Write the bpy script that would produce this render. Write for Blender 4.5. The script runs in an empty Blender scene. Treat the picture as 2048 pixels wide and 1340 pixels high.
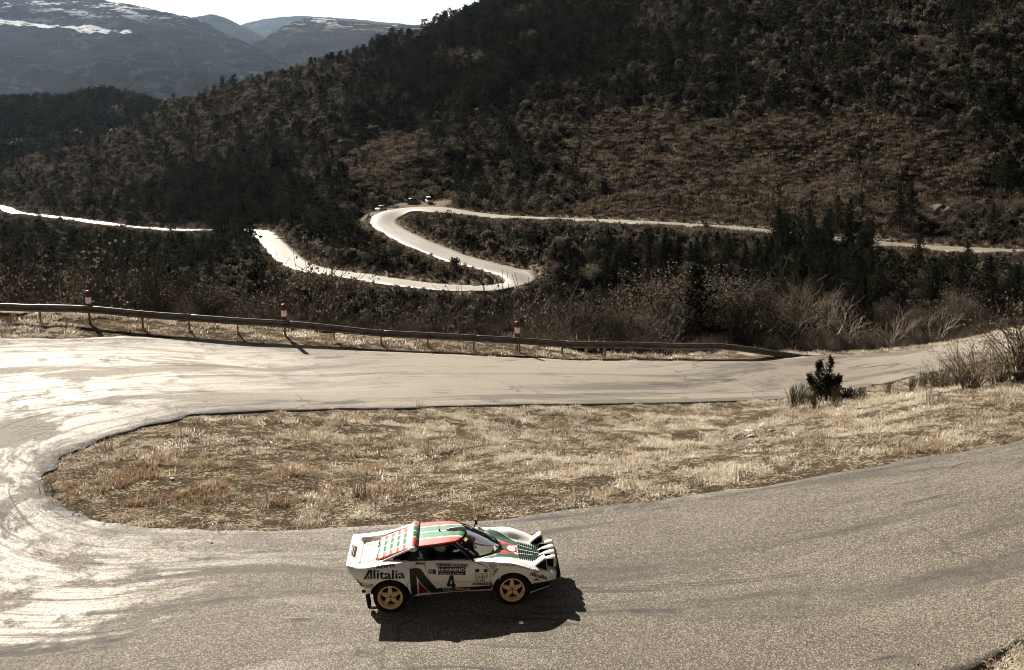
import bpy, bmesh, math, random
import numpy as np
from mathutils import Vector, Matrix, Euler
from mathutils.bvhtree import BVHTree

R = math.radians
SC = bpy.context.scene
COL = SC.collection
random.seed(7)

# ------------------------------------------------------------------ camera, sky, sun, exposure
CAM_H, CAM_PITCH = 9.1, R(13.02)
cd = bpy.data.cameras.new('camera')
cam = bpy.data.objects.new('camera', cd)
COL.objects.link(cam)
cam.location = (0, 0, CAM_H)
cam.rotation_euler = (math.pi / 2 - CAM_PITCH, 0, 0)
cd.sensor_width = 36.0
cd.lens = 36.0 * 2250 / 2048
cd.clip_start = 0.5
cd.clip_end = 60000
SC.camera = cam

SUN_EL, SUN_AZ = R(31), R(30)          # azimuth left of the view direction
w = bpy.data.worlds.new('World')
SC.world = w
w.use_nodes = True
nt = w.node_tree
nt.nodes.clear()
sky = nt.nodes.new('ShaderNodeTexSky')
sky.sky_type = 'NISHITA'
sky.sun_disc = False
sky.sun_elevation = SUN_EL
sky.sun_rotation = -SUN_AZ
sky.altitude = 900
sky.air_density = 0.15
sky.dust_density = 1.2
hs = nt.nodes.new('ShaderNodeHueSaturation')
hs.inputs['Saturation'].default_value = 0.15
bg = nt.nodes.new('ShaderNodeBackground')
bg.inputs['Strength'].default_value = 0.05
wo = nt.nodes.new('ShaderNodeOutputWorld')
nt.links.new(sky.outputs[0], hs.inputs['Color'])
nt.links.new(hs.outputs[0], bg.inputs['Color'])
nt.links.new(bg.outputs[0], wo.inputs['Surface'])

sd = bpy.data.lights.new('sun', 'SUN')
sd.energy = 5.0
sd.angle = R(0.5)
sd.color = (1.0, 0.915, 0.80)
sun = bpy.data.objects.new('sun', sd)
COL.objects.link(sun)
SUN_DIR = Vector((-math.sin(SUN_AZ) * math.cos(SUN_EL), math.cos(SUN_AZ) * math.cos(SUN_EL), math.sin(SUN_EL)))
sun.rotation_euler = SUN_DIR.to_track_quat('Z', 'Y').to_euler()
sun.location = (0, 60, 60)

SC.view_settings.view_transform = 'Standard'
SC.view_settings.look = 'None'
SC.view_settings.exposure = 1.35
SC.view_settings.gamma = 1.0
SC.view_settings.use_curve_mapping = False
SC.render.engine = 'CYCLES'
SC.cycles.use_denoising = True
SC.cycles.max_bounces = 5
SC.cycles.transparent_max_bounces = 8
SC.cycles.volume_bounces = 0
SC.cycles.diffuse_bounces = 3
SC.cycles.filter_width = 1.0

# ------------------------------------------------------------------ helpers
_cp, _sp = math.cos(CAM_PITCH), math.sin(CAM_PITCH)


def PD(px, py, D):
    """world point seen at photo pixel (px, py) at distance D along the view axis"""
    X, Y = (px - 1024) / 2250 * D, (py - 670) / 2250 * D
    return np.array([X, D * _cp - Y * _sp, CAM_H - D * _sp - Y * _cp])


def PZ(px, py, z):
    a, b = (px - 1024) / 2250, (py - 670) / 2250
    d = np.array([a, _cp - b * _sp, -_sp - b * _cp])
    return np.array([0, 0, CAM_H]) + (z - CAM_H) / d[2] * d


def seen_at(x, y, z):
    """photo pixel and distance of world points (used to pick which plants show largest)"""
    h = z - CAM_H
    D = y * _cp - h * _sp
    D = np.where(D < 0.1, 0.1, D)
    return 1024 + 2250 * x / D, 670 + 2250 * (-y * _sp - h * _cp) / D, D


def catmull(pts, n):
    """smooth curve through pts (k,d), n points evenly spaced"""
    P = np.asarray(pts, float)
    P = np.vstack([2 * P[0] - P[1], P, 2 * P[-1] - P[-2]])
    out = []
    for i in range(1, len(P) - 2):
        t = np.linspace(0, 1, 24, endpoint=False)[:, None]
        p0, p1, p2, p3 = P[i - 1], P[i], P[i + 1], P[i + 2]
        out.append(0.5 * ((2 * p1) + (-p0 + p2) * t + (2 * p0 - 5 * p1 + 4 * p2 - p3) * t ** 2 + (-p0 + 3 * p1 - 3 * p2 + p3) * t ** 3))
    out.append(P[-2][None])
    C = np.vstack(out)
    s = np.r_[0, np.cumsum(np.linalg.norm(np.diff(C[:, :2], axis=0), axis=1))]
    u = np.linspace(0, s[-1], n)
    return np.stack([np.interp(u, s, C[:, k]) for k in range(C.shape[1])], 1)


def _hash(ix, iy, seed):
    h = (ix * 374761393 + iy * 668265263 + seed * 974634777) & 0xffffffff
    h = ((h ^ (h >> 13)) * 1274126177) & 0xffffffff
    h = ((h ^ (h >> 16)) * 2246822519) & 0xffffffff
    return ((h ^ (h >> 15)) & 0xffffff) / float(0xffffff)


def vnoise(x, y, seed=0):
    x = np.asarray(x, float); y = np.asarray(y, float)
    fx, fy = np.floor(x), np.floor(y)
    ix, iy = fx.astype(np.int64), fy.astype(np.int64)
    tx, ty = x - fx, y - fy
    tx = tx * tx * (3 - 2 * tx); ty = ty * ty * (3 - 2 * ty)
    a = _hash(ix, iy, seed); b = _hash(ix + 1, iy, seed); c = _hash(ix, iy + 1, seed); d = _hash(ix + 1, iy + 1, seed)
    return (a + (b - a) * tx) * (1 - ty) + (c + (d - c) * tx) * ty


def fbm(x, y, octs=4, seed=0, ridge=False):
    s, amp, tot = 0, 1.0, 0
    for o in range(octs):
        n = vnoise(x * 2 ** o + 17.3 * o, y * 2 ** o - 9.1 * o, seed + o)
        if ridge:
            n = 1 - np.abs(2 * n - 1)
        s = s + amp * n; tot += amp; amp *= 0.5
    return s / tot


def sstep(a, b, x):
    t = np.clip((x - a) / (b - a), 0, 1)
    return t * t * (3 - 2 * t)


def inside_poly(px, py, poly):
    px = np.asarray(px); py = np.asarray(py)
    r = np.zeros(px.shape, bool)
    bx0, by0 = poly.min(0); bx1, by1 = poly.max(0)
    sel = np.nonzero((px > bx0) & (px < bx1) & (py > by0) & (py < by1))[0]
    x, y = px[sel], py[sel]
    q = np.zeros(len(sel), bool)
    j = len(poly) - 1
    for i in range(len(poly)):
        xi, yi = poly[i]; xj, yj = poly[j]
        if yi != yj:
            q ^= ((yi > y) != (yj > y)) & (x < (xj - xi) * (y - yi) / (yj - yi) + xi)
        j = i
    r[sel] = q
    return r


def min_dist(px, py, S):
    d = np.full(len(px), 1e9)
    for k in range(0, len(px), 20000):
        a = px[k:k + 20000, None] - S[None, :, 0]
        b = py[k:k + 20000, None] - S[None, :, 1]
        d[k:k + 20000] = np.sqrt((a * a + b * b).min(1))
    return d


class MB:
    """collects vertices / faces / material index, becomes one mesh"""
    def __init__(s):
        s.v, s.f, s.m, s.sm = [], [], [], False

    def add(s, vs, fs, mat=0):
        o = len(s.v)
        s.v.extend([tuple(map(float, q)) for q in vs])
        for f in fs:
            s.f.append(tuple(i + o for i in f)); s.m.append(mat)

    def box(s, c, d, mat=0, rot=None):
        x, y, z = d[0] / 2, d[1] / 2, d[2] / 2
        vs = [Vector((a * x, b * y, e * z)) for a in (-1, 1) for b in (-1, 1) for e in (-1, 1)]
        if rot is not None:
            vs = [rot @ q for q in vs]
        vs = [q + Vector(c) for q in vs]
        s.add(vs, [(0, 1, 3, 2), (4, 6, 7, 5), (0, 4, 5, 1), (2, 3, 7, 6), (0, 2, 6, 4), (1, 5, 7, 3)], mat)

    def tube(s, pts, rad, n=6, mat=0, cap=True):
        pts = [Vector(p) for p in pts]
        if not hasattr(rad, '__len__'):
            rad = [rad] * len(pts)
        o = len(s.v)
        for i, p in enumerate(pts):
            d = (pts[min(i + 1, len(pts) - 1)] - pts[max(i - 1, 0)])
            d = d.normalized() if d.length > 1e-9 else Vector((0, 0, 1))
            a = Vector((0, 0, 1)) if abs(d.z) < 0.9 else Vector((1, 0, 0))
            u = d.cross(a).normalized(); v = d.cross(u)
            for k in range(n):
                t = 2 * math.pi * k / n
                s.v.append(tuple(p + (u * math.cos(t) + v * math.sin(t)) * rad[i]))
        for i in range(len(pts) - 1):
            for k in range(n):
                a = o + i * n + k; b = o + i * n + (k + 1) % n
                s.f.append((a, b, b + n, a + n)); s.m.append(mat)
        if cap:
            s.f.append(tuple(o + k for k in range(n))[::-1]); s.m.append(mat)
            s.f.append(tuple(o + (len(pts) - 1) * n + k for k in range(n))); s.m.append(mat)

    def lathe(s, prof, n=24, mat=0, axis='z', c=(0, 0, 0), closed=False):
        """prof = list of (radius, height)"""
        o = len(s.v)
        for r_, h in prof:
            for k in range(n):
                t = 2 * math.pi * k / n
                a, b = r_ * math.cos(t), r_ * math.sin(t)
                q = (a, b, h) if axis == 'z' else ((a, h, b) if axis == 'y' else (h, a, b))
                s.v.append((q[0] + c[0], q[1] + c[1], q[2] + c[2]))
        m = len(prof)
        for i in range(m if closed else m - 1):
            for k in range(n):
                a = o + i * n + k; b = o + i * n + (k + 1) % n
                j = ((i + 1) % m - i) * n
                s.f.append((a, b, b + j, a + j)); s.m.append(mat)

    def grid(s, P, mat=0, skip=None):
        """P[i][j] points"""
        o = len(s.v); n, m = len(P), len(P[0])
        for row in P:
            s.v.extend([tuple(map(float, q)) for q in row])
        for i in range(n - 1):
            for j in range(m - 1):
                if skip and skip(i, j):
                    continue
                a = o + i * m + j
                s.f.append((a, a + 1, a + m + 1, a + m)); s.m.append(mat)

    def mesh(s, name, mats, smooth=False, fix=False):
        me = bpy.data.meshes.new(name)
        me.from_pydata(s.v, [], s.f)
        for m in (mats if isinstance(mats, (list, tuple)) else [mats]):
            me.materials.append(m)
        me.polygons.foreach_set('material_index', s.m)
        if smooth:
            me.polygons.foreach_set('use_smooth', [True] * len(s.f))
        if fix:
            b = bmesh.new(); b.from_mesh(me)
            bmesh.ops.remove_doubles(b, verts=b.verts, dist=1e-5)
            bmesh.ops.recalc_face_normals(b, faces=b.faces)
            b.to_mesh(me); b.free()
        me.update()
        return me

    def build(s, name, mats, parent=None, smooth=False, fix=False):
        return link(name, s.mesh(name, mats, smooth, fix), parent)


def link(name, data, parent=None):
    o = bpy.data.objects.new(name, data)
    COL.objects.link(o)
    if parent is not None:
        o.parent = parent
    return o


def empty(name, loc=(0, 0, 0), rz=0):
    o = link(name, None)
    o.location = loc
    o.rotation_euler = (0, 0, rz)
    o.empty_display_size = 0.2
    return o


def tag(o, label=None, cat=None, group=None, kind=None):
    if label: o['label'] = label
    if cat: o['category'] = cat
    if group: o['group'] = group
    if kind: o['kind'] = kind
    return o


def np_mesh(name, V, F, mat, smooth=True):
    me = bpy.data.meshes.new(name)
    V = np.asarray(V, np.float32); F = np.asarray(F, np.int32)
    k = F.shape[1]
    me.vertices.add(len(V)); me.vertices.foreach_set('co', V.ravel())
    me.loops.add(F.size); me.loops.foreach_set('vertex_index', F.ravel())
    me.polygons.add(len(F))
    me.polygons.foreach_set('loop_start', np.arange(0, F.size, k, dtype=np.int32))
    me.polygons.foreach_set('loop_total', np.full(len(F), k, np.int32))
    me.polygons.foreach_set('use_smooth', np.full(len(F), smooth))
    me.materials.append(mat)
    me.update(calc_edges=True)
    return me


def grid_faces(n, m):
    i, j = np.meshgrid(np.arange(n - 1), np.arange(m - 1), indexing='ij')
    a = (i * m + j).ravel()
    return np.stack([a, a + m, a + m + 1, a + 1], 1)


# ------------------------------------------------------------------ materials
class NB:
    def __init__(s, name):
        s.m = bpy.data.materials.new(name); s.m.use_nodes = True
        s.t = s.m.node_tree; s.t.nodes.clear()
        s.out = s.t.nodes.new('ShaderNodeOutputMaterial')

    def n(s, typ, props=None, **inp):
        nd = s.t.nodes.new('ShaderNode' + typ)
        for k, v in (props or {}).items():
            setattr(nd, k, v)
        for k, v in inp.items():
            s.set(nd, k.replace('_', ' '), v)
        return nd

    def set(s, nd, key, v):
        sock = nd.inputs[int(key)] if key.isdigit() else nd.inputs[key]
        if hasattr(v, 'outputs'):
            v = v.outputs[0]
        if hasattr(v, 'is_output'):
            s.t.links.new(v, sock)
        else:
            if sock.type == 'RGBA' and len(v) == 3:
                v = (*v, 1)
            sock.default_value = v

    def math(s, op, a, b=0.0, clamp=False):
        nd = s.t.nodes.new('ShaderNodeMath'); nd.operation = op; nd.use_clamp = clamp
        s.set(nd, '0', a); s.set(nd, '1', b)
        return nd

    def mix(s, f, a, b):
        nd = s.t.nodes.new('ShaderNodeMix'); nd.data_type = 'RGBA'
        for idx, v in ((0, f), (6, a), (7, b)):
            if hasattr(v, 'outputs'):
                v = v.outputs[0]
            if hasattr(v, 'is_output'):
                s.t.links.new(v, nd.inputs[idx])
            else:
                nd.inputs[idx].default_value = (*v, 1) if hasattr(v, '__len__') and len(v) == 3 else v
        return nd.outputs[2]

    def ramp(s, v, a, b):
        """0 below a, 1 above b"""
        nd = s.t.nodes.new('ShaderNodeMapRange'); nd.interpolation_type = 'SMOOTHSTEP'
        s.set(nd, '0', v); nd.inputs[1].default_value = a; nd.inputs[2].default_value = b
        return nd

    def noise(s, vec, scale, detail=3, rough=0.55, dist=0.0):
        nd = s.n('TexNoise', Scale=scale, Detail=detail, Roughness=rough, Distortion=dist)
        if vec is not None: s.set(nd, 'Vector', vec)
        return nd

    def mapping(s, vec, scale):
        nd = s.n('Mapping', Scale=scale); s.set(nd, 'Vector', vec)
        return nd

    def bsdf(s, **k):
        nd = s.n('BsdfPrincipled')
        for q, v in k.items():
            s.set(nd, q.replace('_', ' '), v)
        s.t.links.new(nd.outputs[0], s.out.inputs['Surface'])
        return nd

    def bump(s, h, strength=0.3, dist=0.02):
        nd = s.n('Bump', Strength=strength, Distance=dist)
        s.set(nd, 'Height', h)
        return nd


def simple(name, col, rough=0.5, metal=0.0, spec=0.5, var=0.0, vscale=6.0, coat=0.0):
    b = NB(name)
    if var:
        tc = b.n('TexCoord')
        n = b.noise(tc.outputs['Object'], vscale, 4)
        lo = [max(0, c * (1 - var)) for c in col]; hi = [min(1, c * (1 + var)) for c in col]
        c = b.mix(n.outputs[0], lo, hi)
    else:
        c = col
    b.bsdf(Base_Color=c, Roughness=rough, Metallic=metal, Specular_IOR_Level=spec, Coat_Weight=coat)
    return b.m


def leafy(name, lo, hi, trans=0.35, rough=0.6, tint=None, objvar=0.5, power=1.0):
    """thin plant matter: diffuse + a share of light passing through, colour varied per plant"""
    b = NB(name)
    oi = b.n('ObjectInfo')
    geo = b.n('NewGeometry')
    n = b.noise(geo.outputs['Position'], 1.3, 2)
    f = b.math('ADD', b.math('MULTIPLY', oi.outputs['Random'], objvar), b.math('MULTIPLY', n.outputs[0], 1 - objvar), True)
    if power != 1: f = b.math('POWER', f, power)
    c = b.mix(f, lo, hi)
    d = b.n('BsdfDiffuse', Color=c)
    t = b.n('BsdfTranslucent', Color=c if tint is None else b.mix(0.5, c, tint))
    g = b.n('BsdfGlossy', Color=(0.5, 0.5, 0.5), Roughness=rough)
    m1 = b.n('MixShader', Fac=trans); b.set(m1, '1', d); b.set(m1, '2', t)
    m2 = b.n('MixShader', Fac=0.0); b.set(m2, '1', m1); b.set(m2, '2', g)
    b.t.links.new(m2.outputs[0], b.out.inputs['Surface'])
    return b.m
# ------------------------------------------------------------------ the land: control points
INNER = [PZ(*p) for p in [(2048, 880, .6), (1800, 925, .42), (1600, 960, .27), (1300, 1005, .06), (1000, 1037, -.1), (700, 1057, -.26),
         (400, 1060, -.45), (270, 1055, -.52), (190, 1040, -.6), (130, 1012, -.65), (92, 970, -.7), (105, 930, -.75), (160, 895, -.8), (240, 870, -.9),
         (330, 848, -1.0), (400, 830, -1.15), (600, 822, -1.75), (800, 818, -2.3), (1000, 812, -2.8), (1300, 808, -3.5), (1550, 800, -4.2)]]
INNER = [np.array([32, 37.5, 1.9]), np.array([22, 30.6, 1.2])] + INNER + [PD(1700, 783, 53), np.array([21.5, 56.2, -5.95]), np.array([28.5, 64.2, -7.1]), np.array([35.5, 74.5, -8.65]), np.array([44, 86.5, -11.0]), np.array([54, 99, -13.4])]
OUTER = [np.array([38, 24, 2.1]), np.array([24, 20, 1.2])] + [PZ(2400, 1130, .8), PZ(2048, 1292, .4), PZ(1900, 1352, .2), PZ(1500, 1420, .05)] + \
        [np.array(q, float) for q in [(0, 13.2, -.12), (-5, 13.2, -.33), (-10, 14, -.55), (-15, 16.2, -.75), (-19.5, 20, -.85), (-22.5, 25, -.85), (-24.3, 30, -.8),
                                      (-25.5, 35, -.7), (-25, 39, -.7)]] + \
        [PD(*p) for p in [(-150, 686, 41.8), (0, 680, 43.2), (150, 676, 44.4), (270, 673, 45.6), (400, 681, 46.5), (570, 691, 47.3), (760, 703, 48.0),
                          (1037, 716, 49.3), (1209, 722, 50.7), (1373, 722, 52.7), (1500, 719, 55.5), (1660, 713, 60), (1800, 704, 66), (1900, 690, 73),
                          (2000, 668, 85), (2090, 652, 102)]]
INNER, OUTER = np.array(INNER), np.array(OUTER)
RAIL = np.array([PD(p[0], p[1], p[2] + .5) for p in [(-190, 634, 44.3), (0, 641, 45.6), (80, 643, 45.9), (179, 645, 46.3), (285, 655, 46.6), (378, 661, 47), (475, 668, 47.4), (570, 673, 47.9),
                                  (667, 682, 48.3), (761, 692, 48.7), (854, 696, 49.2), (946, 701, 49.7), (1037, 706, 50.2), (1123, 712, 50.9), (1208, 714, 51.8),
                                  (1372, 716, 53.7), (1500, 714, 56), (1665, 710, 60.2)]])
FAR = [(2500, 515, 168, 3.6), (2300, 511, 183, 3.6), (2048, 503, 203, 3.7), (1800, 492, 225, 3.8), (1500, 460, 262, 3.8), (1300, 446, 290, 3.8), (1100, 438, 318, 3.8), (980, 433, 334, 4),
       (900, 423, 346, 5.2), (850, 416, 354, 7.5), (805, 418, 355, 7.5), (776, 429, 348, 5.2), (768, 445, 337, 4.0), (790, 463, 322, 4.0), (832, 484, 304, 4.2), (908, 515, 282, 4.2),
       (985, 535, 266, 4.2), (1034, 546, 259, 4.6), (1062, 558, 252, 5.0), (1040, 572, 247, 5.0), (959, 579, 249, 4.2), (832, 570, 260, 3.8), (700, 551, 279, 3.8),
       (632, 541, 292, 3.8), (592, 527, 308, 3.8), (567, 508, 331, 3.8), (545, 484, 362, 3.8), (527, 466, 392, 3.8), (492, 460, 418, 3.8), (420, 461, 445, 3.6), (308, 458, 478, 3.5),
       (171, 442, 520, 3.5), (90, 432, 552, 3.5), (34, 426, 575, 3.5), (0, 413, 600, 3.5), (-90, 402, 640, 3.5)]
far_c = np.array([np.r_[PD(a, b, c_), w_] for a, b, c_, w_ in FAR])
FC = catmull(far_c, 420)
_t = np.gradient(FC[:, :2], axis=0); _t /= np.linalg.norm(_t, axis=1)[:, None]
_nrm = np.stack([-_t[:, 1], _t[:, 0]], 1)
_wob = (vnoise(np.arange(420) * .35, np.zeros(420), 5) - .5) * 1.6
FL = np.c_[FC[:, :2] + _nrm * (FC[:, 3] + _wob)[:, None], FC[:, 2]]
FR = np.c_[FC[:, :2] - _nrm * (FC[:, 3] - _wob)[:, None], FC[:, 2]]

HILL = [PD(*p) for p in [
    # skyline and what lies behind it
    (1000, 42, 600), (1300, 0, 520), (1650, 0, 440), (2048, 0, 360), (2400, 0, 300), (860, 92, 640), (740, 112, 665), (640, 132, 690), (540, 158, 710), (450, 182, 730), (370, 214, 745), (300, 248, 755), (150, 325, 690), (60, 370, 655), (-60, 425, 660),
    (1000, 60, 760), (860, 110, 780), (640, 160, 820), (1300, -90, 640), (1650, -240, 560), (2048, -300, 480), (2500, -300, 420),
    # the slope above the road
    (700, 250, 500), (1000, 200, 470), (1400, 200, 390), (1800, 250, 300), (2100, 250, 265), (500, 300, 580), (300, 350, 600), (700, 370, 395), (400, 420, 480), (200, 420, 550),
    (600, 420, 430), (500, 440, 440), (1000, 370, 385), (1400, 370, 310), (1800, 400, 250), (620, 180, 620), (860, 120, 575), (1150, 150, 470), (850, 300, 440), (2300, 420, 205),
    # ravine between
    (1100, 520, 260), (880, 540, 268), (800, 520, 283), (950, 470, 310), (1150, 470, 290), (700, 480, 345), (640, 480, 360),
    # dark round hill on the left and beyond
    (0, 222, 1090), (100, 212, 1120), (200, 198, 1150), (300, 207, 1180), (-200, 240, 1060), (0, 330, 880), (150, 280, 960), (-200, 330, 860), (220, 245, 1030)]]
HILL += [np.array(q, float) for q in [(-290, 1000, -60), (-180, 1020, -30), (-80, 980, -20), (40, 900, 0), (300, 860, 130), (500, 700, 190), (250, 700, 130), (330, 520, 130), (160, 900, 80), (-700, 1000, -70),
         (-600, 1500, -95), (-300, 1550, -95), (0, 1500, -90), (400, 1450, -60), (800, 1300, 0), (800, 800, 300), (600, 400, 200), (450, 250, 70), (-750, 1250, -80), (-480, 1420, -90), (-150, 1350, -85),
         (-700, 600, -90), (-500, 700, -85), (-420, 560, -75), (-500, 420, -80), (-330, 420, -72), (-700, 300, -70),
         # floor of the ravine and the bank under the guard rail
         (4, 205, -43), (4, 150, -40), (3, 110, -30), (2, 80, -17), (2, 66, -10), (30, 200, -38), (35, 150, -36), (30, 115, -30), (25, 90, -20), (60, 170, -32), (60, 130, -30), (58, 105, -24),
         (-35, 215, -50), (-30, 150, -44), (-26, 110, -33), (-22, 80, -18), (-20, 64, -8), (-75, 260, -56), (-70, 180, -52), (-60, 120, -38), (-50, 85, -20), (-45, 64, -7), (-130, 360, -63), (-130, 260, -64),
         (-120, 180, -55), (-100, 110, -34), (-80, 70, -10), (-190, 420, -66), (-220, 300, -70), (-260, 480, -66), (90, 140, -24), (120, 190, -14), (150, 150, 0), (-3, 233, -41), (-40, 250, -46), (-95, 345, -52), (-120, 400, -57),
         # this side: the slope the photograph is taken from, and beyond the frame
         (0, 9, 2.2), (0, 4.5, 5.6), (0, 0, 7.3), (-8, 10, 1.6), (-10, 3, 5.5), (-20, 12, 1.5), (-32, 20, 1), (-36, 34, .5), (-36, 44, -.5), (-60, 30, 2), (-60, 50, -2), (8, 11, 1.6), (14, 8, 4.5), (25, 12, 5),
         (0, -30, 15), (-40, -30, 14), (40, -30, 16), (60, 10, 12), (60, 40, 2), (80, 70, -9), (110, 100, -12), (150, 60, 6), (70, 120, -24), (-120, 20, 3), (-200, 60, -20), (44, 66, -6.0), (56, 84, -10), (46, 108, -16.5), (200, 100, 20), (-700, 0, -20), (700, 0, 80), (300, 0, 50)]]
# the verge just behind the rail
_rt = np.gradient(RAIL[:, :2], axis=0); _rt /= np.linalg.norm(_rt, axis=1)[:, None]
RN = np.stack([-_rt[:, 1], _rt[:, 0]], 1)
verge = [np.r_[RAIL[i, :2] + RN[i] * d_, RAIL[i, 2] + dz] for i in range(0, len(RAIL), 2) for d_, dz in ((2.5, -.15), (6, -2.2))]
# island: crown of the bank on the right
ISL = [PZ(1900, 800, -.6), PZ(1700, 850, -1.0), PZ(2040, 770, -.7), PZ(1500, 890, -1.1), PZ(1200, 910, -1.3), PZ(800, 930, -1.15), PZ(400, 950, -.75), PZ(2200, 760, -.2), np.array([30, 42, .2])]
# the road the car stands on climbs to the right at one in twenty-two
_cr = [np.array([a, b, -.149 + (a + 1.10) * .0454]) for a in (-5, -2.6, -.2, 2.2, 5) for b in (16.4, 18.2, 20.2)]
def _smooth(E, k=4, it=2):
    for _ in range(it):
        P_ = np.vstack([np.repeat(E[:1], k, 0), E, np.repeat(E[-1:], k, 0)])
        E = np.stack([np.convolve(P_[:, c], np.ones(2 * k + 1) / (2 * k + 1), 'valid') for c in range(3)], 1)
    return E


FL, FR = _smooth(FL, 3), _smooth(FR, 3)
_ci, _co = catmull(INNER, 66), catmull(OUTER, 66)
CTRL = np.vstack([np.array(_cr), _ci, _co, RAIL, FL[::3], FR[::3], np.array(HILL), np.array(verge), np.array(ISL)])
_keep = []
for i, q in enumerate(CTRL):
    if all(np.hypot(*(q[:2] - CTRL[k][:2])) > 0.6 for k in _keep):
        _keep.append(i)
CTRL = CTRL[_keep]
_C = 3.0


def _phi(r2):
    return np.sqrt(r2 + _C * _C)


_n = len(CTRL)
_S = 100.0
_A = np.zeros((_n + 3, _n + 3))
_d2 = ((CTRL[:, None, :2] - CTRL[None, :, :2]) ** 2).sum(-1)
_A[:_n, :_n] = -_phi(_d2)
_A[:_n, :_n] += np.eye(_n) * 0.02
_A[:_n, _n] = 1; _A[:_n, _n + 1:] = CTRL[:, :2] / _S
_A[_n:, :_n] = _A[:_n, _n:].T
_W = np.linalg.solve(_A, np.r_[CTRL[:, 2], 0, 0, 0])


def base(x, y):
    x = np.asarray(x, float); sh = x.shape
    x = x.ravel(); y = np.asarray(y, float).ravel()
    z = np.empty(len(x))
    for k in range(0, len(x), 8000):
        a, b = x[k:k + 8000], y[k:k + 8000]
        r2 = (a[:, None] - CTRL[None, :, 0]) ** 2 + (b[:, None] - CTRL[None, :, 1]) ** 2
        z[k:k + 8000] = -_phi(r2) @ _W[:_n] + _W[_n] + (_W[_n + 1] * a + _W[_n + 2] * b) / _S
    return z.reshape(sh)


# ------------------------------------------------------------------ roads as edge pairs
NI = 200
EI0 = catmull(INNER, NI * 4); EO0 = catmull(OUTER, NI * 4)


def _pair(A, B, n):
    """match each point of the inner edge with the outer edge at the same share of the bend"""
    ka = np.array([0, 2, 8, 12, 17, len(INNER) - 1]); kb = np.array([0, 2, 6, 11, 17, len(OUTER) - 1])
    sa = [np.argmin(((A[:, :2] - INNER[k, :2]) ** 2).sum(1)) for k in ka]
    sb = [np.argmin(((B[:, :2] - OUTER[k, :2]) ** 2).sum(1)) for k in kb]
    u = np.linspace(0, 1, n)
    g = np.linspace(0, 1, len(ka))
    wts = np.diff(np.array(sb)); wts = np.r_[0, np.cumsum(wts)] / wts.sum()
    ia = np.interp(u, wts, sa); ib = np.interp(u, wts, sb)
    ar = np.arange(len(A))
    return (np.stack([np.interp(ia, ar, A[:, k]) for k in range(3)], 1), np.stack([np.interp(ib, ar, B[:, k]) for k in range(3)], 1))


EI, EO = _pair(EI0, EO0, 420)
_k = np.r_[0, np.cumsum(np.linalg.norm(np.diff(EI[:, :2], axis=0), axis=1))]
_k2 = np.r_[0, np.cumsum(np.linalg.norm(np.diff(EO[:, :2], axis=0), axis=1))]
_dv = (EO - EI)[:, :2]; _dw = np.linalg.norm(_dv, axis=1)[:, None]; _dv = _dv / _dw
EI_S, EO_S = EI.copy(), EO.copy()                 # smooth edges; the broken edge of the asphalt is added outside them
EI[:, :2] += _dv * ((fbm(_k * 1.1, _k * 0, 4, 11) - .5) * .55)[:, None]
EO[:, :2] += _dv * ((fbm(_k2 * 1.1, _k2 * 0, 4, 12) - .5) * .7)[:, None]
NEAR_POLY = np.vstack([EI[:, :2], EO[::-1, :2]])
FAR_POLY = np.vstack([FL[:, :2], FR[::-1, :2]])
ISLAND_POLY = np.vstack([EI[:, :2], [[45, 100]], [[45, 40]]])
NEAR_EDGE = np.vstack([EI[:, :2], EO[:, :2]])
FAR_EDGE = np.vstack([FL[::2, :2], FR[::2, :2]])


def axis(segs):
    out = []
    for a, b, st in segs:
        out.append(np.arange(a, b, st))
    return np.concatenate(out)


GX = axis([(-900, -320, 14), (-320, -60, 4), (-60, -34, 1.3), (-34, 54, .5), (54, 100, 1.6), (100, 320, 4), (320, 901, 14)])
GY = axis([(-60, 2, 4), (2, 104, .5), (104, 130, 1.6), (130, 480, 3.2), (480, 900, 5), (900, 1640, 12)])
_X, _Y = np.meshgrid(GX, GY, indexing='ij')
xf, yf = _X.ravel(), _Y.ravel()
zb = base(xf, yf)
in_near = inside_poly(xf, yf, NEAR_POLY)
in_far = inside_poly(xf, yf, FAR_POLY)
d_near = np.full(len(xf), 999.0)
q_ = (np.abs(xf) < 120) & (yf < 180)
d_near[q_] = min_dist(xf[q_], yf[q_], NEAR_EDGE)
d_far = np.full(len(xf), 999.0)
q_ = (yf > 90) & (yf < 760)
d_far[q_] = min_dist(xf[q_], yf[q_], FAR_EDGE)
dd = np.minimum(d_near, d_far)
hillmask = sstep(4, 45, dd) * sstep(70, 190, yf)
rough = (fbm(xf / 70 + yf / 160, yf / 120, 4, 3, True) - .62) * 20 + (fbm(xf / 16, yf / 20, 3, 8, True) - .62) * 5.0
rough *= np.where(yf > 850, .8, 1)
zz_ = zb + rough * hillmask
# cut banks: a steep step just above the upper side of the far road
zz_ += sstep(0, 3, d_far) * (fbm(xf / 9, yf / 9, 2, 31) - .25) * 1.6 * (d_far < 60) * (1 - sstep(20, 60, d_far))
nearmask = sstep(0.1, 2.2, d_near) * (1 - sstep(80, 140, yf))
zz_ += nearmask * ((fbm(xf / 3.2, yf / 2.2, 3, 21) - .5) * .42 + (fbm(xf * .9, yf * .9, 2, 22) - .5) * .14)
zz_ = np.where(in_near, zb - np.where(d_near < .7, .025, .10), zz_)
zz_ = np.where(in_far, zb - .55, zz_)
zz_ = np.where((d_near < .35) & ~in_near, zb, zz_)
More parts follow.
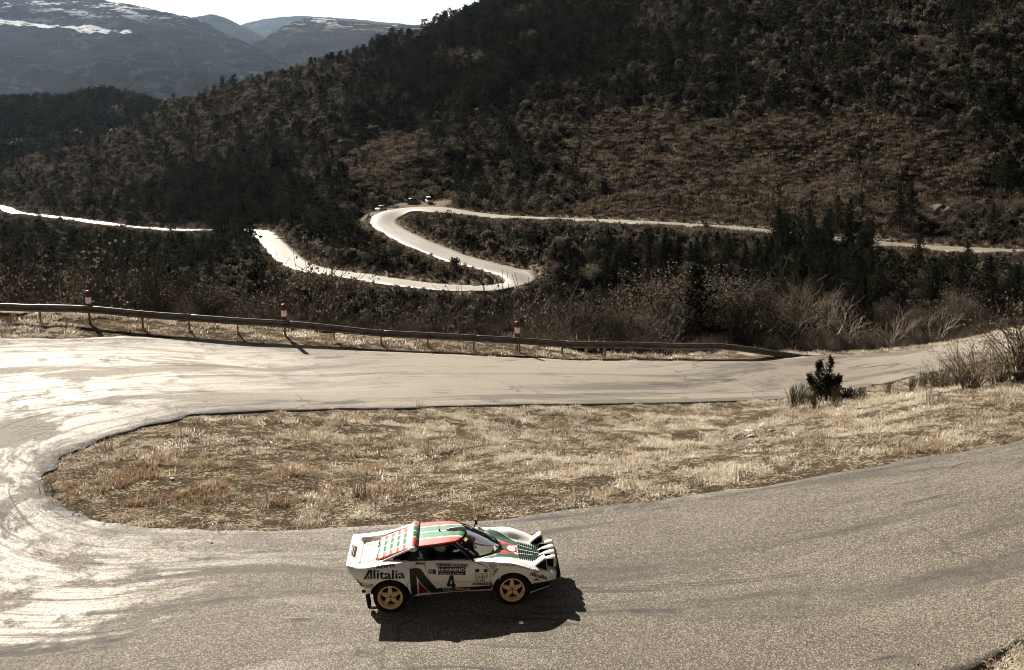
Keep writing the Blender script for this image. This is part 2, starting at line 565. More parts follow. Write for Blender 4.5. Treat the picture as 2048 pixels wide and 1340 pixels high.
# the far verge of the upper road lies no higher than the road itself
q_ = np.nonzero((d_near < 9) & (xf > 14) & (yf > 50))[0]
_oz = base(EO[:, 0], EO[:, 1])
for k in range(0, len(q_), 10000):
    s_ = q_[k:k + 10000]
    D2 = (xf[s_, None] - EO[None, :, 0]) ** 2 + (yf[s_, None] - EO[None, :, 1]) ** 2
    j_ = D2.argmin(1); dj = np.sqrt(D2[np.arange(len(s_)), j_])
    out_ = ~in_near[s_] & (dj < 9) & ~inside_poly(xf[s_], yf[s_], ISLAND_POLY)
    zz_[s_] = np.where(out_, np.minimum(zz_[s_], _oz[j_] - .02 + .04 * (fbm(xf[s_], yf[s_], 2, 77) - .5) - .03 * dj + .5 * sstep(7, 9, dj)), zz_[s_])
GZ = zz_.reshape(_X.shape)


def ground(x, y):
    x = np.asarray(x, float); y = np.asarray(y, float)
    i = np.clip(np.searchsorted(GX, x) - 1, 0, len(GX) - 2); j = np.clip(np.searchsorted(GY, y) - 1, 0, len(GY) - 2)
    u = (x - GX[i]) / (GX[i + 1] - GX[i]); v = (y - GY[j]) / (GY[j + 1] - GY[j])
    return (GZ[i, j] * (1 - u) + GZ[i + 1, j] * u) * (1 - v) + (GZ[i, j + 1] * (1 - u) + GZ[i + 1, j + 1] * u) * v


# ------------------------------------------------------------------ ground material and mesh
def m_ground():
    b = NB('earth')
    geo = b.n('NewGeometry')
    P = geo.outputs['Position']
    n1 = b.noise(P, .12, 5, .6); n2 = b.noise(P, 1.7, 5, .7); n3 = b.noise(P, 14, 4, .7); n4 = b.noise(P, .022, 4, .6)
    n5 = b.noise(P, 38, 3, .7)
    soil = b.mix(n5.outputs[0], (.025, .019, .014), (.11, .085, .06))
    straw = b.mix(n5.outputs[0], (.20, .16, .105), (.56, .47, .34))
    near = b.mix(b.ramp(b.math('ADD', b.math('MULTIPLY', n3.outputs[0], .6), b.math('MULTIPLY', n2.outputs[0], .4)), .50, .58), soil, straw)
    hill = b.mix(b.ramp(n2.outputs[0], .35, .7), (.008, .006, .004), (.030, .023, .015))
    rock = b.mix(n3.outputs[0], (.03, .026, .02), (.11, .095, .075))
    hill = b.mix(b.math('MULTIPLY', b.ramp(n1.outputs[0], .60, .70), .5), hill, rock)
    sep = b.n('SeparateXYZ'); b.set(sep, '0', P)
    side = b.n('Attribute', {'attribute_name': 'roadside'}).outputs['Fac']
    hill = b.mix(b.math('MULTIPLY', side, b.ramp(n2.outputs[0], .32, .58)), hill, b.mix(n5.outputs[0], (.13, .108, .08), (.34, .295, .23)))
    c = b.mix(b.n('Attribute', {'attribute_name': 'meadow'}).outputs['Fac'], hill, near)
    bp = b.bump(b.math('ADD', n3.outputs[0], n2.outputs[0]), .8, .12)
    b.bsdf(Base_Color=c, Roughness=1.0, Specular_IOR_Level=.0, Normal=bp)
    return b.m


V = np.stack([xf, yf, GZ.ravel()], 1)
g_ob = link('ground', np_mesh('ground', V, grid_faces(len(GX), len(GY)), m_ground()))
_cars = np.array([PD(a_, b_, c_)[:2] for a_, b_, c_ in ((762, 425, 357), (800, 412, 361), (830, 407, 364), (860, 407, 364))])
_rs = np.maximum((1 - sstep(.5, 5.5, d_far)) * (yf > 90), 1 - sstep(5, 10, min_dist(xf, yf, _cars)))
_at = g_ob.data.attributes.new('roadside', 'FLOAT', 'POINT'); _at.data.foreach_set('value', _rs.astype(np.float32))
_md = np.maximum(np.maximum(inside_poly(xf, yf, ISLAND_POLY) * 1.0, 1 - sstep(2.0, 4.5, d_near)), 1 - sstep(14, 18, yf))
_at = g_ob.data.attributes.new('meadow', 'FLOAT', 'POINT'); _at.data.foreach_set('value', _md.astype(np.float32))
tag(g_ob, kind='structure')


def m_asphalt(near=True):
    b = NB('asphalt' if near else 'pale_asphalt')
    uv = b.n('UVMap').outputs[0]
    geo = b.n('NewGeometry'); P = geo.outputs['Position']
    grain = b.noise(P, 42, 2, .7)
    vor = b.n('TexVoronoi', Scale=46.0); b.set(vor, 'Vector', P)
    blot = b.noise(P, .45, 4, .6)
    big = b.noise(P, .11, 3)
    s1 = b.noise(b.mapping(uv, (.10, 1.5, 1)), 1.0, 4, .6, .25)      # streaks that follow the bend
    s2 = b.noise(b.mapping(uv, (.05, 4.2, 1)), 1.0, 5, .65, .35)
    s3 = b.noise(b.mapping(uv, (.35, 9, 1)), 1.0, 3, .6, .3)
    ap = b.n('Attribute', {'attribute_name': 'polish'}).outputs['Fac']
    ed = b.n('Attribute', {'attribute_name': 'edge'}).outputs['Fac']
    if near:
        g2 = b.noise(P, 52, 2, .9)
        base_c = b.mix(b.ramp(grain.outputs[0], .3, .7), (.032, .027, .0195), (.138, .117, .087))
        base_c = b.mix(b.math('MULTIPLY', b.ramp(vor.outputs['Color'], .45, .95), .8), base_c, (.42, .362, .275))
        base_c = b.mix(b.ramp(g2.outputs[0], .56, .76), base_c, (.43, .37, .28))
        base_c = b.mix(b.math('MULTIPLY', b.ramp(g2.outputs[0], .47, .33), .85), base_c, (.02, .017, .013))
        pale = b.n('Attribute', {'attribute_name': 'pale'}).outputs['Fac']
        base_c = b.mix(b.math('MULTIPLY', pale, .42), base_c, (.42, .365, .285))  # glare on the upper leg, painted in as a lighter asphalt colour
        # broad worn and stained lanes, long dark smears
        s4 = b.noise(b.mapping(uv, (.06, .55, 1)), 1.0, 5, .65, .5)
        base_c = b.mix(b.math('MULTIPLY', b.ramp(s4.outputs[0], .50, .62), .68), base_c, (.045, .039, .031))
        s6 = b.noise(b.mapping(uv, (.16, 1.3, 1)), 1.0, 4, .6, .9)
        base_c = b.mix(b.math('MULTIPLY', b.math('MULTIPLY', b.ramp(s6.outputs[0], .56, .66), b.ramp(blot.outputs[0], .42, .55)), .85), base_c, (.03, .026, .021))
        base_c = b.mix(b.math('MULTIPLY', b.ramp(blot.outputs[0], .60, .74), .5), base_c, (.04, .035, .028))
        wv = b.n('VectorMath', {'operation': 'ADD'}); b.set(wv, '0', P); wn = b.n('TexNoise', Scale=1.2, Detail=3); b.set(wn, 'Vector', P); b.set(wv, '1', wn.outputs['Color'])
        ck = b.n('TexVoronoi', {'feature': 'DISTANCE_TO_EDGE'}, Scale=.22); b.set(ck, 'Vector', wv)
        crack = b.math('MULTIPLY', b.ramp(ck.outputs['Distance'], .010, .002), b.ramp(big.outputs[0], .46, .56))
        base_c = b.mix(b.math('MULTIPLY', crack, .7), base_c, (.02, .017, .014))
        # thin tyre lines that follow the bend
        ln = b.math('ABSOLUTE', b.math('SUBTRACT', b.noise(b.mapping(uv, (.02, .5, 1)), 1.0, 2, .5, .15).outputs[0], .5))
        ln2 = b.math('ABSOLUTE', b.math('SUBTRACT', b.noise(b.mapping(uv, (.03, 1.0, 1)), 1.0, 2, .5, .2).outputs[0], .48))
        lines = b.math('MAXIMUM', b.ramp(ln, .009, .002), b.math('MULTIPLY', b.ramp(ln2, .009, .002), .6))
        lines = b.math('MULTIPLY', lines, b.math('MULTIPLY', b.ramp(b.noise(P, .35, 3).outputs[0], .44, .58), b.math('ADD', b.math('MULTIPLY', ap, .8), .25), True))
        # worn, polished, stone-coloured patches in the bend, whitened with painted sun glare, cut up by fine streaks
        patch = b.math('MULTIPLY', b.ramp(b.noise(b.mapping(uv, (.12, .36, 1)), 1.0, 6, .7, .9).outputs[0], .475, .565), b.ramp(b.noise(P, 1.1, 5, .7).outputs[0], .34, .50))
        pol = b.math('MULTIPLY', patch, ap, True)
        pol = b.math('MULTIPLY', pol, b.math('ADD', b.math('MULTIPLY', b.ramp(s3.outputs[0], .36, .52), .45), .55))
        pol = b.math('MULTIPLY', pol, b.ramp(s2.outputs[0], .66, .54), True)
        pol = b.math('MULTIPLY', pol, b.ramp(b.math('ADD', b.math('MULTIPLY', g2.outputs[0], .6), b.math('MULTIPLY', vor.outputs['Color'], .4)), .30, .55), True)
        pol = b.math('MULTIPLY', pol, b.math('SUBTRACT', 1.0, b.math('MULTIPLY', lines, .9)), True)
        base_c = b.mix(pol, base_c, (.60, .555, .475))
        base_c = b.mix(b.math('MULTIPLY', lines, .6), base_c, (.03, .027, .022))
        dirt = b.math('MULTIPLY', ed, b.ramp(b.noise(P, 2.2, 5, .7).outputs[0], .42, .55), True)
        base_c = b.mix(dirt, base_c, (.02, .017, .014))
        rough = b.n('MapRange'); b.set(rough, '0', pol); rough.inputs[3].default_value = .84; rough.inputs[4].default_value = .42
        bp = b.bump(b.math('ADD', grain.outputs[0], b.math('MULTIPLY', g2.outputs[0], .6)), .9, .03)
        b.bsdf(Base_Color=base_c, Roughness=rough, Specular_IOR_Level=.45, Normal=bp)
    else:
        base_c = b.mix(s1.outputs[0], (.08, .07, .054), (.18, .157, .12))
        base_c = b.mix(b.math('MULTIPLY', b.ramp(s2.outputs[0], .5, .62), .5), base_c, (.25, .215, .165))
        base_c = b.mix(b.math('MULTIPLY', b.ramp(big.outputs[0], .45, .62), .55), base_c, (.10, .088, .07))
        sepu = b.n('SeparateXYZ'); b.set(sepu, '0', uv)
        trk = b.math('MULTIPLY', b.math('SINE', b.math('MULTIPLY', sepu.outputs[1], 2.5)), b.ramp(blot.outputs[0], .4, .6))
        base_c = b.mix(b.math('MULTIPLY', b.ramp(trk, .2, .9), .45), base_c, (.09, .078, .062))
        b.bsdf(Base_Color=base_c, Roughness=.62, Specular_IOR_Level=.5)
    return b.m


def strip(name, A, B, nv, lift, mat, attrs=None, skirt=.4, rough=None):
    n = len(A)
    t = np.linspace(0, 1, nv)
    XY = A[:, None, :2] * (1 - t)[None, :, None] + B[:, None, :2] * t[None, :, None]
    if rough is not None:
        XY[:, 0] = rough[0][:, :2]; XY[:, -1] = rough[1][:, :2]
    Z = base(XY[..., 0], XY[..., 1]) + lift
    Pn = np.concatenate([XY, Z[..., None]], 2)
    sk0 = Pn[:, :1].copy(); sk0[..., 2] -= skirt; sk1 = Pn[:, -1:].copy(); sk1[..., 2] -= skirt
    Pn = np.concatenate([sk0, Pn, sk1], 1); m = nv + 2
    me = np_mesh(name, Pn.reshape(-1, 3), grid_faces(n, m)[:, ::-1], mat)
    mid = (A + B) / 2
    u = np.r_[0, np.cumsum(np.linalg.norm(np.diff(mid[:, :2], axis=0), axis=1))]
    wd = np.linalg.norm((B - A)[:, :2], axis=1)
    tt = np.r_[0, t, 1]
    UV = np.stack([np.repeat(u[:, None], m, 1), tt[None, :] * np.minimum(wd[:, None], 11)], 2).reshape(-1, 2)
    li = np.empty(len(me.loops), np.int32); me.loops.foreach_get('vertex_index', li)
    lay = me.uv_layers.new(name='uv'); lay.data.foreach_set('uv', UV[li].astype(np.float32).ravel())
    for k, fn in (attrs or {}).items():
        at = me.attributes.new(k, 'FLOAT', 'POINT')
        at.data.foreach_set('value', fn(np.repeat(u[:, None], m, 1), np.repeat(tt[None, :], n, 0), Pn).astype(np.float32).ravel())
    o = link(name, me)
    tag(o, kind='structure')
    return o


def f_polish(u, t, Pn):
    x, y = Pn[..., 0], Pn[..., 1]
    bend = 1 - sstep(-13, -1, x)
    far_side = sstep(30, 37, y)
    lane = 1 - np.abs(t - (.45 + .1 * far_side)) * 1.6
    far_cut = 1 - .35 * far_side - .4 * far_side * sstep(-14, -5, x)
    return np.clip(bend * far_cut * np.clip(lane, 0, 1) * 1.6 + .08, 0, 1)


def f_edge(u, t, Pn):
    x, y = Pn[..., 0], Pn[..., 1]
    k = np.exp(-(((x + 9.6) / 2.2) ** 2 + ((y - 27.5) / 4.5) ** 2))
    return np.clip((1 - t * 15), 0, 1) * .55 + np.clip((1 - t * 5), 0, 1) * k


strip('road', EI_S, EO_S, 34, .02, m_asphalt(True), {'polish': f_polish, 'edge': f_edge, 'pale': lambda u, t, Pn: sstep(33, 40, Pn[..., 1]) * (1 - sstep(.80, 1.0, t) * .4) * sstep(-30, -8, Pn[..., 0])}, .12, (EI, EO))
strip('mountain_road', FL, FR, 8, .06, m_asphalt(False), None, 1.2)

# ------------------------------------------------------------------ valley and mountains
def m_mount(name, lo, hi, snow=None, seed=0.0):
    b = NB(name)
    geo = b.n('NewGeometry'); P = geo.outputs['Position']
    n1 = b.noise(P, .0045, 6, .62); n2 = b.noise(P, .03, 5, .7); n3 = b.noise(b.mapping(P, (.6, .6, 2.2)), .011, 6, .72); n4 = b.noise(P, .09, 4, .8)
    c = b.mix(b.ramp(b.math('ADD', b.math('MULTIPLY', n1.outputs[0], .6), b.math('MULTIPLY', n4.outputs[0], .4)), .40, .60), lo, hi)
    c = b.mix(b.math('MULTIPLY', b.ramp(n2.outputs[0], .56, .74), .3), c, (.13, .125, .11))
    rl = b.math('ABSOLUTE', b.math('SUBTRACT', b.noise(P, .0019, 3, .6, .4).outputs[0], .5))
    c = b.mix(b.math('MULTIPLY', b.ramp(rl, .016, .002), .22), c, (.17, .165, .155))
    if snow:
        sep = b.n('SeparateXYZ'); b.set(sep, '0', P)
        h = b.ramp(sep.outputs[2], *snow)
        patchy = b.ramp(b.math('ADD', n3.outputs[0], b.math('MULTIPLY', n2.outputs[0], .25)), .665, .70)
        at = b.n('Attribute', {'attribute_name': 'snowfield'}).outputs['Fac']
        f = b.math('ADD', b.math('MULTIPLY', h, patchy), b.math('MULTIPLY', b.ramp(at, .25, .4), b.ramp(b.noise(b.mapping(P, (1, 1, 2.5)), .014, 5, .75).outputs[0], .43, .47)), True)
        c = b.mix(f, c, (.82, .85, .9))
    b.bsdf(Base_Color=c, Roughness=1.0, Specular_IOR_Level=.0, Normal=b.bump(b.math('ADD', n2.outputs[0], n4.outputs[0]), 1.0, 30))
    return b.m


def mountain(name, ridge, front, back, mat, n=160, m=90, zfoot=-92, amp=60, seed=1, prof=1.15, bench=None):
    Rg = catmull(np.array([PD(*p) for p in ridge]), n)
    v = np.linspace(-1, 1, m)
    P = np.zeros((n, m, 3)); sf = np.zeros((n, m))
    for j, q in enumerate(v):
        L = -front * -q if q < 0 else back * q
        f = np.abs(q)
        h = np.clip((1 - f), 0, 1) ** prof
        x = Rg[:, 0] + 0 * L; y = Rg[:, 1] + (L if q > 0 else -front * f)
        hz = h
        if bench is not None and q < 0:
            bx = np.exp(-((Rg[:, 0] - bench[0]) / bench[1]) ** 2)
            k = sstep(bench[2] - bench[3], bench[2], f) * (1 - sstep(bench[2], bench[2] + bench[3], f))
            hz = h + 0 * k
            flat = (1 - bench[2]) ** prof
            wgt = bx * k
            hz = h * (1 - wgt * .8) + flat * wgt * .8
            sf[:, j] = np.clip(wgt * 1.8 - .35, 0, 1)
        nz = (fbm(x / 620 + seed * 7, y / 620, 5, seed, True) - .6) * amp * 2.2 + (fbm(x / 150, y / 150, 4, seed + 5, True) - .5) * amp * 1.1
        P[:, j, 0] = x; P[:, j, 1] = y
        P[:, j, 2] = zfoot + (Rg[:, 2] - zfoot) * hz + nz * np.minimum(f * 3.0, 1) * np.clip((1 - f) * 5, 0, 1) * (1 - .8 * sf[:, j]) + (fbm(x / 90, y / 90, 3, seed + 9) - .5) * 22 * (1 - f)
    me = np_mesh(name, P.reshape(-1, 3), grid_faces(n, m), mat)
    at = me.attributes.new('snowfield', 'FLOAT', 'POINT'); at.data.foreach_set('value', sf.astype(np.float32).ravel())
    o = link(name, me)
    tag(o, kind='structure')
    return o


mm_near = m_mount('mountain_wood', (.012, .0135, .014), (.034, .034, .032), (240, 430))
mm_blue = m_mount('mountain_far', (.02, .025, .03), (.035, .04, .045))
mm_mesa = m_mount('mountain_mesa', (.02, .019, .016), (.05, .045, .036), (240, 420))
mountain('snowy_mountain', [(-900, -120, 7200), (-500, -95, 7100), (-200, -60, 7000), (0, -28, 6900), (150, -12, 6800), (220, 3, 6700), (290, 12, 6600), (340, 25, 6500), (390, 36, 6350), (440, 62, 6100), (490, 84, 5850), (540, 112, 5600), (600, 150, 5350)],
         2700, 1800, mm_near, 260, 150, -92, 55, 1, 1.0, (-2350, 560, .36, .09))
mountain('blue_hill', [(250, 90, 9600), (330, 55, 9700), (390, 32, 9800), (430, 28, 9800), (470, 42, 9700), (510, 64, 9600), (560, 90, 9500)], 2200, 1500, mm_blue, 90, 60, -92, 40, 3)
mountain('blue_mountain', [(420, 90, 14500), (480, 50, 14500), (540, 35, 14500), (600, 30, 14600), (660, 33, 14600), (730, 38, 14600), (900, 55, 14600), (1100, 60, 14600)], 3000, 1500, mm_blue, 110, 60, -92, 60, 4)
mountain('mesa_mountain', [(500, 150, 6900), (530, 110, 7050), (555, 80, 7200), (580, 48, 7300), (606, 38, 7400), (650, 36, 7450), (700, 42, 7500), (780, 48, 7550), (860, 47, 7600), (1000, 44, 7700), (1300, 40, 7800)], 2300, 1500, mm_mesa, 150, 80, -92, 40, 6, .8)


def m_valley():
    b = NB('valley_land')
    geo = b.n('NewGeometry'); P = geo.outputs['Position']
    n1 = b.noise(P, .0035, 5, .6); n2 = b.noise(b.mapping(P, (.4, 1.4, 1)), .004, 4, .6)
    c = b.mix(b.ramp(n1.outputs[0], .4, .6), (.02, .024, .017), (.05, .052, .038))
    c = b.mix(b.ramp(n2.outputs[0], .60, .68), c, (.22, .2, .15))
    b.bsdf(Base_Color=c, Roughness=.95, Specular_IOR_Level=.1)
    return b.m


vx = np.linspace(-14000, 14000, 90); vy = np.linspace(900, 20000, 120)
VX, VY = np.meshgrid(vx, vy, indexing='ij')
VZ = -97 + (fbm(VX / 700, VY / 700, 3, 40) - .5) * 36 * sstep(1500, 2600, VY)
tag(link('valley', np_mesh('valley', np.stack([VX.ravel(), VY.ravel(), VZ.ravel()], 1), grid_faces(90, 120), m_valley())), kind='structure')

# ------------------------------------------------------------------ haze: one closed box of thin air
hz = bpy.data.materials.new('haze_air'); hz.use_nodes = True
t_ = hz.node_tree; t_.nodes.clear()
pv = t_.nodes.new('ShaderNodeVolumePrincipled')
pv.inputs['Color'].default_value = (.55, .74, 1.0, 1)
pv.inputs['Density'].default_value = 0.85e-5
pv.inputs['Anisotropy'].default_value = 0.6
ho = t_.nodes.new('ShaderNodeOutputMaterial'); t_.links.new(pv.outputs[0], ho.inputs['Volume'])
hb = MB(); hb.box((0, 9600, 250), (29000, 21400, 1100))
h_ob = hb.build('haze', hz)
tag(h_ob, kind='stuff')
# ------------------------------------------------------------------ plants: materials
M_BARK = simple('bark', (.075, .06, .048), .9, var=.4, vscale=5)
M_TWIG = leafy('twig', (.04, .034, .028), (.19, .165, .135), .0, .7)
M_PALE = leafy('pale_twig', (.34, .295, .24), (.60, .54, .45), .0, .6)
M_NEEDLE = leafy('needles', (.009, .011, .0065), (.060, .066, .038), .15, .5, power=2.0)
M_NEEDLE_LIGHT = leafy('light_needles', (.07, .075, .03), (.14, .135, .055), .3, .5)
M_OAK = leafy('dead_leaves', (.010, .009, .007), (.28, .235, .18), .4, .6, power=2.4)
M_HEATH = leafy('heath', (.008, .007, .0055), (.235, .20, .152), .35, .6, power=2.4)
M_STRAW = leafy('straw', (.34, .285, .215), (.64, .565, .455), .4, .5, None, .35)
M_STRAW_PALE = leafy('pale_straw', (.58, .52, .42), (.84, .78, .68), .45, .5, None, .35)
M_STRAW_DARK = leafy('brown_straw', (.09, .068, .049), (.25, .19, .14), .4, .5, None, .35)
M_OAK_LIT = leafy('pale_dead_leaves', (.09, .07, .05), (.34, .27, .19), .4, .6)
M_RUST = leafy('rust_straw', (.17, .115, .07), (.43, .315, .215), .4, .5, None, .35)
M_BROOM = leafy('broom_stems', (.06, .06, .028), (.14, .13, .065), .3, .5)


def leaf_quad(mb, p, s, rnd, mat=0, flat=0.0, asp=1.6):
    a = Vector((rnd.gauss(0, 1), rnd.gauss(0, 1), rnd.gauss(0, 1) * (1 - flat))).normalized()
    b = a.cross(Vector((rnd.gauss(0, 1), rnd.gauss(0, 1), rnd.gauss(0, 1)))).normalized()
    p = Vector(p)
    mb.add([p - b * s * .25, p + a * s * asp * .5 - b * s * .5, p + a * s * asp, p + a * s * asp * .5 + b * s * .5], [(0, 1, 2, 3)], mat)


def twig_rib(mb, p, q, r0, r1, mat=0):
    """slender three-sided twig"""
    d = (q - p)
    if d.length < 1e-6: return
    a = d.normalized(); u = a.cross(Vector((.3, .5, .81))).normalized(); v = a.cross(u)
    vs = []
    for c, r_ in ((p, r0), (q, r1)):
        for k in range(3):
            t = k * 2.0944
            vs.append(c + (u * math.cos(t) + v * math.sin(t)) * r_)
    mb.add(vs, [(0, 1, 4, 3), (1, 2, 5, 4), (2, 0, 3, 5)], mat)


def pine_parts(seed, h, near):
    rnd = random.Random(seed)
    tr, cr = MB(), MB()
    lean = Vector((rnd.uniform(-.04, .04), rnd.uniform(-.04, .04), 0))
    tr.tube([(0, 0, -.4), lean * h * .3 + Vector((0, 0, h * .3)), lean * h * .7 + Vector((0, 0, h * .7)), lean * h + Vector((0, 0, h))],
            [h * .022, h * .017, h * .009, .01], 6)
    nb = 90 if near else 34
    t0 = rnd.uniform(.06, .2)
    fat = rnd.uniform(.30, .44)
    for i in range(nb):
        t = t0 + (1 - t0) * (i / nb) ** .9
        az = i * 2.4 + rnd.uniform(-.6, .6)
        L = h * fat * (min(1, (1 - t) * 1.25) ** .8 * (.55 + .45 * min(1, t * 3 + .3)) + .04) * rnd.choice([.55, .8, 1, 1, 1.2])
        up = rnd.uniform(-.15, .35) + .35 * t
        o = lean * h * t + Vector((0, 0, h * t))
        d = Vector((math.cos(az), math.sin(az), up)).normalized()
        n = max(2, int(L * (2.6 if near else 1.0)))
        if near: twig_rib(tr, o, o + d * L, .03, .008)
        for k in range(n):
            f = (k + rnd.uniform(.4, 1)) / n
            c = o + d * L * f + Vector((rnd.gauss(0, .1), rnd.gauss(0, .1), rnd.gauss(0, .09) + .12 * f * f)) * (L * .55 + .25)
            for q in range(5 if near else 2):
                leaf_quad(cr, c + Vector((rnd.gauss(0, .12), rnd.gauss(0, .12), rnd.gauss(0, .09))) * (1 if near else 2.2), rnd.uniform(.13, .26) if near else rnd.uniform(.42, .75), rnd, 0, .35, 1.9)
    return tr, cr


def bare_parts(seed, h, near, leaf=1.0, spread=.75, pale=False):
    """broadleaf in winter: forking limbs, fine twigs and some dead leaves"""
    rnd = random.Random(seed)
    tr, cr = MB(), MB()
    depth = (5 if pale else 4) if near else 3
    thin = .0085 if pale else (.016 if near else .022)

    def grow(p, d, L, r_, lev):
        k = 3 if (lev < 2 and near) else 2
        q = p
        for s_ in range(k):
            w_ = .2 if pale else .13
            d = (d + Vector((rnd.gauss(0, w_), rnd.gauss(0, w_), rnd.gauss(0, .07) + .05))).normalized()
            n_ = q + d * L / k
            twig_rib(tr if lev < 2 else cr, q, n_, r_ * (1 - .3 * s_ / k), r_ * (1 - .3 * (s_ + 1) / k), 0)
            q = n_
            if lev >= depth - 2 and leaf > 0:
                for z in range(int(leaf * (3.4 if near else 1.6) + rnd.random())):
                    s = rnd.uniform(.045, .095) if near else rnd.uniform(.26, .55)
                    leaf_quad(cr, q + Vector((rnd.gauss(0, .18), rnd.gauss(0, .18), rnd.gauss(0, .16))) * (h / 5), s * (h / 5) ** .5, rnd, 1, 0, 1.3)
        if lev < depth:
            for z in range((rnd.choice([2, 3]) if pale else rnd.choice([3, 3, 4])) if lev else rnd.choice([3, 4])):
                a = d.cross(Vector((rnd.gauss(0, 1), rnd.gauss(0, 1), rnd.gauss(0, 1)))).normalized()
                nd = (d * rnd.uniform(.55, 1) + a * spread * rnd.uniform(.5, 1.1) + Vector((0, 0, .25 if pale else .12))).normalized()
                st = p + (q - p) * rnd.uniform(.45, 1)
                grow(st, nd, L * rnd.uniform(.55, .8), r_ * .55, lev + 1)
    for s_ in range(rnd.choice([1, 1, 2, 3])):
        grow(Vector((rnd.gauss(0, .08), rnd.gauss(0, .08), -.3)), Vector((rnd.gauss(0, .16), rnd.gauss(0, .16), 1)).normalized(), h * .36, h * thin, 0)
    return tr, cr


def shrub_parts(seed, h, near, leaf=1.0, wide=.8):
    rnd = random.Random(seed)
    tr, cr = MB(), MB()
    n = 46 if near else 15
    for i in range(n):
        az = rnd.uniform(0, 6.283); sp = abs(rnd.gauss(0, .5)) * wide
        d = Vector((math.cos(az) * sp, math.sin(az) * sp, 1)).normalized()
        L = h * rnd.uniform(.6, 1.05)
        p = Vector((rnd.gauss(0, .12), rnd.gauss(0, .12), 0)) * h * .6; p.z = -.1
        k = 4 if near else 2
        for s_ in range(k):
            d = (d + Vector((rnd.gauss(0, .15), rnd.gauss(0, .15), rnd.gauss(0, .1)))).normalized()
            q = p + d * L / k
            twig_rib(tr if s_ == 0 else cr, p, q, .018 * h / 2 * (1 - s_ / k) + .005, .018 * h / 2 * (1 - (s_ + 1) / k) + .004, 0)
            if near:
                for z in range(2):
                    sd_ = (d + Vector((rnd.gauss(0, .6), rnd.gauss(0, .6), rnd.gauss(0, .4)))).normalized()
                    twig_rib(cr, q, q + sd_ * L * rnd.uniform(.12, .3), .006, .003, 0)
            if s_ > 0 or not near:
                for z in range(int(leaf * (6 if near else 4) + rnd.random())):
                    s = rnd.uniform(.026, .06) if near else rnd.uniform(.2, .45)
                    leaf_quad(cr, q + Vector((rnd.gauss(0, .16), rnd.gauss(0, .16), rnd.gauss(0, .14))) * h / 2, s * (h / 2) ** .5, rnd, 1, 0, 1.3)
            p = q
    return tr, cr


def tuft(seed, n, h, spread, lie, mat_w=.008):
    rnd = random.Random(seed)
    mb = MB()
    for i in range(n):
        az = rnd.uniform(0, 6.283)
        p = Vector((rnd.gauss(0, spread), rnd.gauss(0, spread), -.015))
        L = h * rnd.uniform(.45, 1.1)
        out = Vector((math.cos(az), math.sin(az), 0))
        t = abs(rnd.gauss(0, lie))
        m_ = p + (out * t * .6 + Vector((0, 0, 1))).normalized() * L * .55
        e = m_ + (out * t * 2.0 + Vector((0, 0, .55))).normalized() * L * .55
        sd_ = Vector((-math.sin(az), math.cos(az), 0)) * mat_w * rnd.uniform(.7, 1.5)
        mb.add([p - sd_, p + sd_, m_ + sd_ * .8, m_ - sd_ * .8, e], [(0, 1, 2, 3), (3, 2, 4)])
    return mb


# ------------------------------------------------------------------ prototypes (meshes only; objects are linked when placed)
class Proto:
    def __init__(s, kind, tr, cr, tmats, cmats, size):
        s.kind, s.size = kind, size
        s.trunk = tr.mesh(kind + '_trunk', tmats)
        s.crown = cr.mesh(kind + '_crown', cmats)
        j = MB(); j.v = list(tr.v); j.f = list(tr.f); j.m = [0] * len(tr.f)
        o = len(j.v); j.v += cr.v; j.f += [tuple(i + o for i in f) for f in cr.f]; j.m += [m + 1 for m in cr.m]
        s.whole = j.mesh(kind, [tmats[0]] + list(cmats))


PINE_N = [Proto('pine_tree', *pine_parts(10 + i, 9, True), [M_BARK], [M_NEEDLE], 9) for i in range(3)]
PINE_F = [Proto('pine_tree', *pine_parts(20 + i, 9, False), [M_BARK], [M_NEEDLE], 9) for i in range(4)]
OAK_N = [Proto('bare_tree', *bare_parts(30 + i, 6, True, l_), [M_TWIG], [M_TWIG, M_OAK], 6) for i, l_ in enumerate((.9, .3, 1.2))]
OAK_F = [Proto('bare_tree', *bare_parts(40 + i, 6, False, l_), [M_TWIG], [M_TWIG, M_OAK], 6) for i, l_ in enumerate((1.6, .9, 2.0, 1.3))]
PALE_N = [Proto('bare_tree', *bare_parts(50 + i, 6, True, .0, .7, True), [M_PALE], [M_PALE, M_OAK], 6) for i in range(4)]
SHRUB_N = [Proto('shrub', *shrub_parts(60 + i, 2, True, l_, wd), [M_TWIG], [M_TWIG, M_OAK], 2) for i, (l_, wd) in enumerate(((1.0, .8), (.5, .7), (1.3, 1.0)))]
SHRUB_F = [Proto('shrub', *shrub_parts(70 + i, 2, False, 1.0, .9), [M_TWIG], [M_TWIG, mt], 2) for i, mt in enumerate((M_OAK, M_HEATH, M_OAK, M_HEATH))]


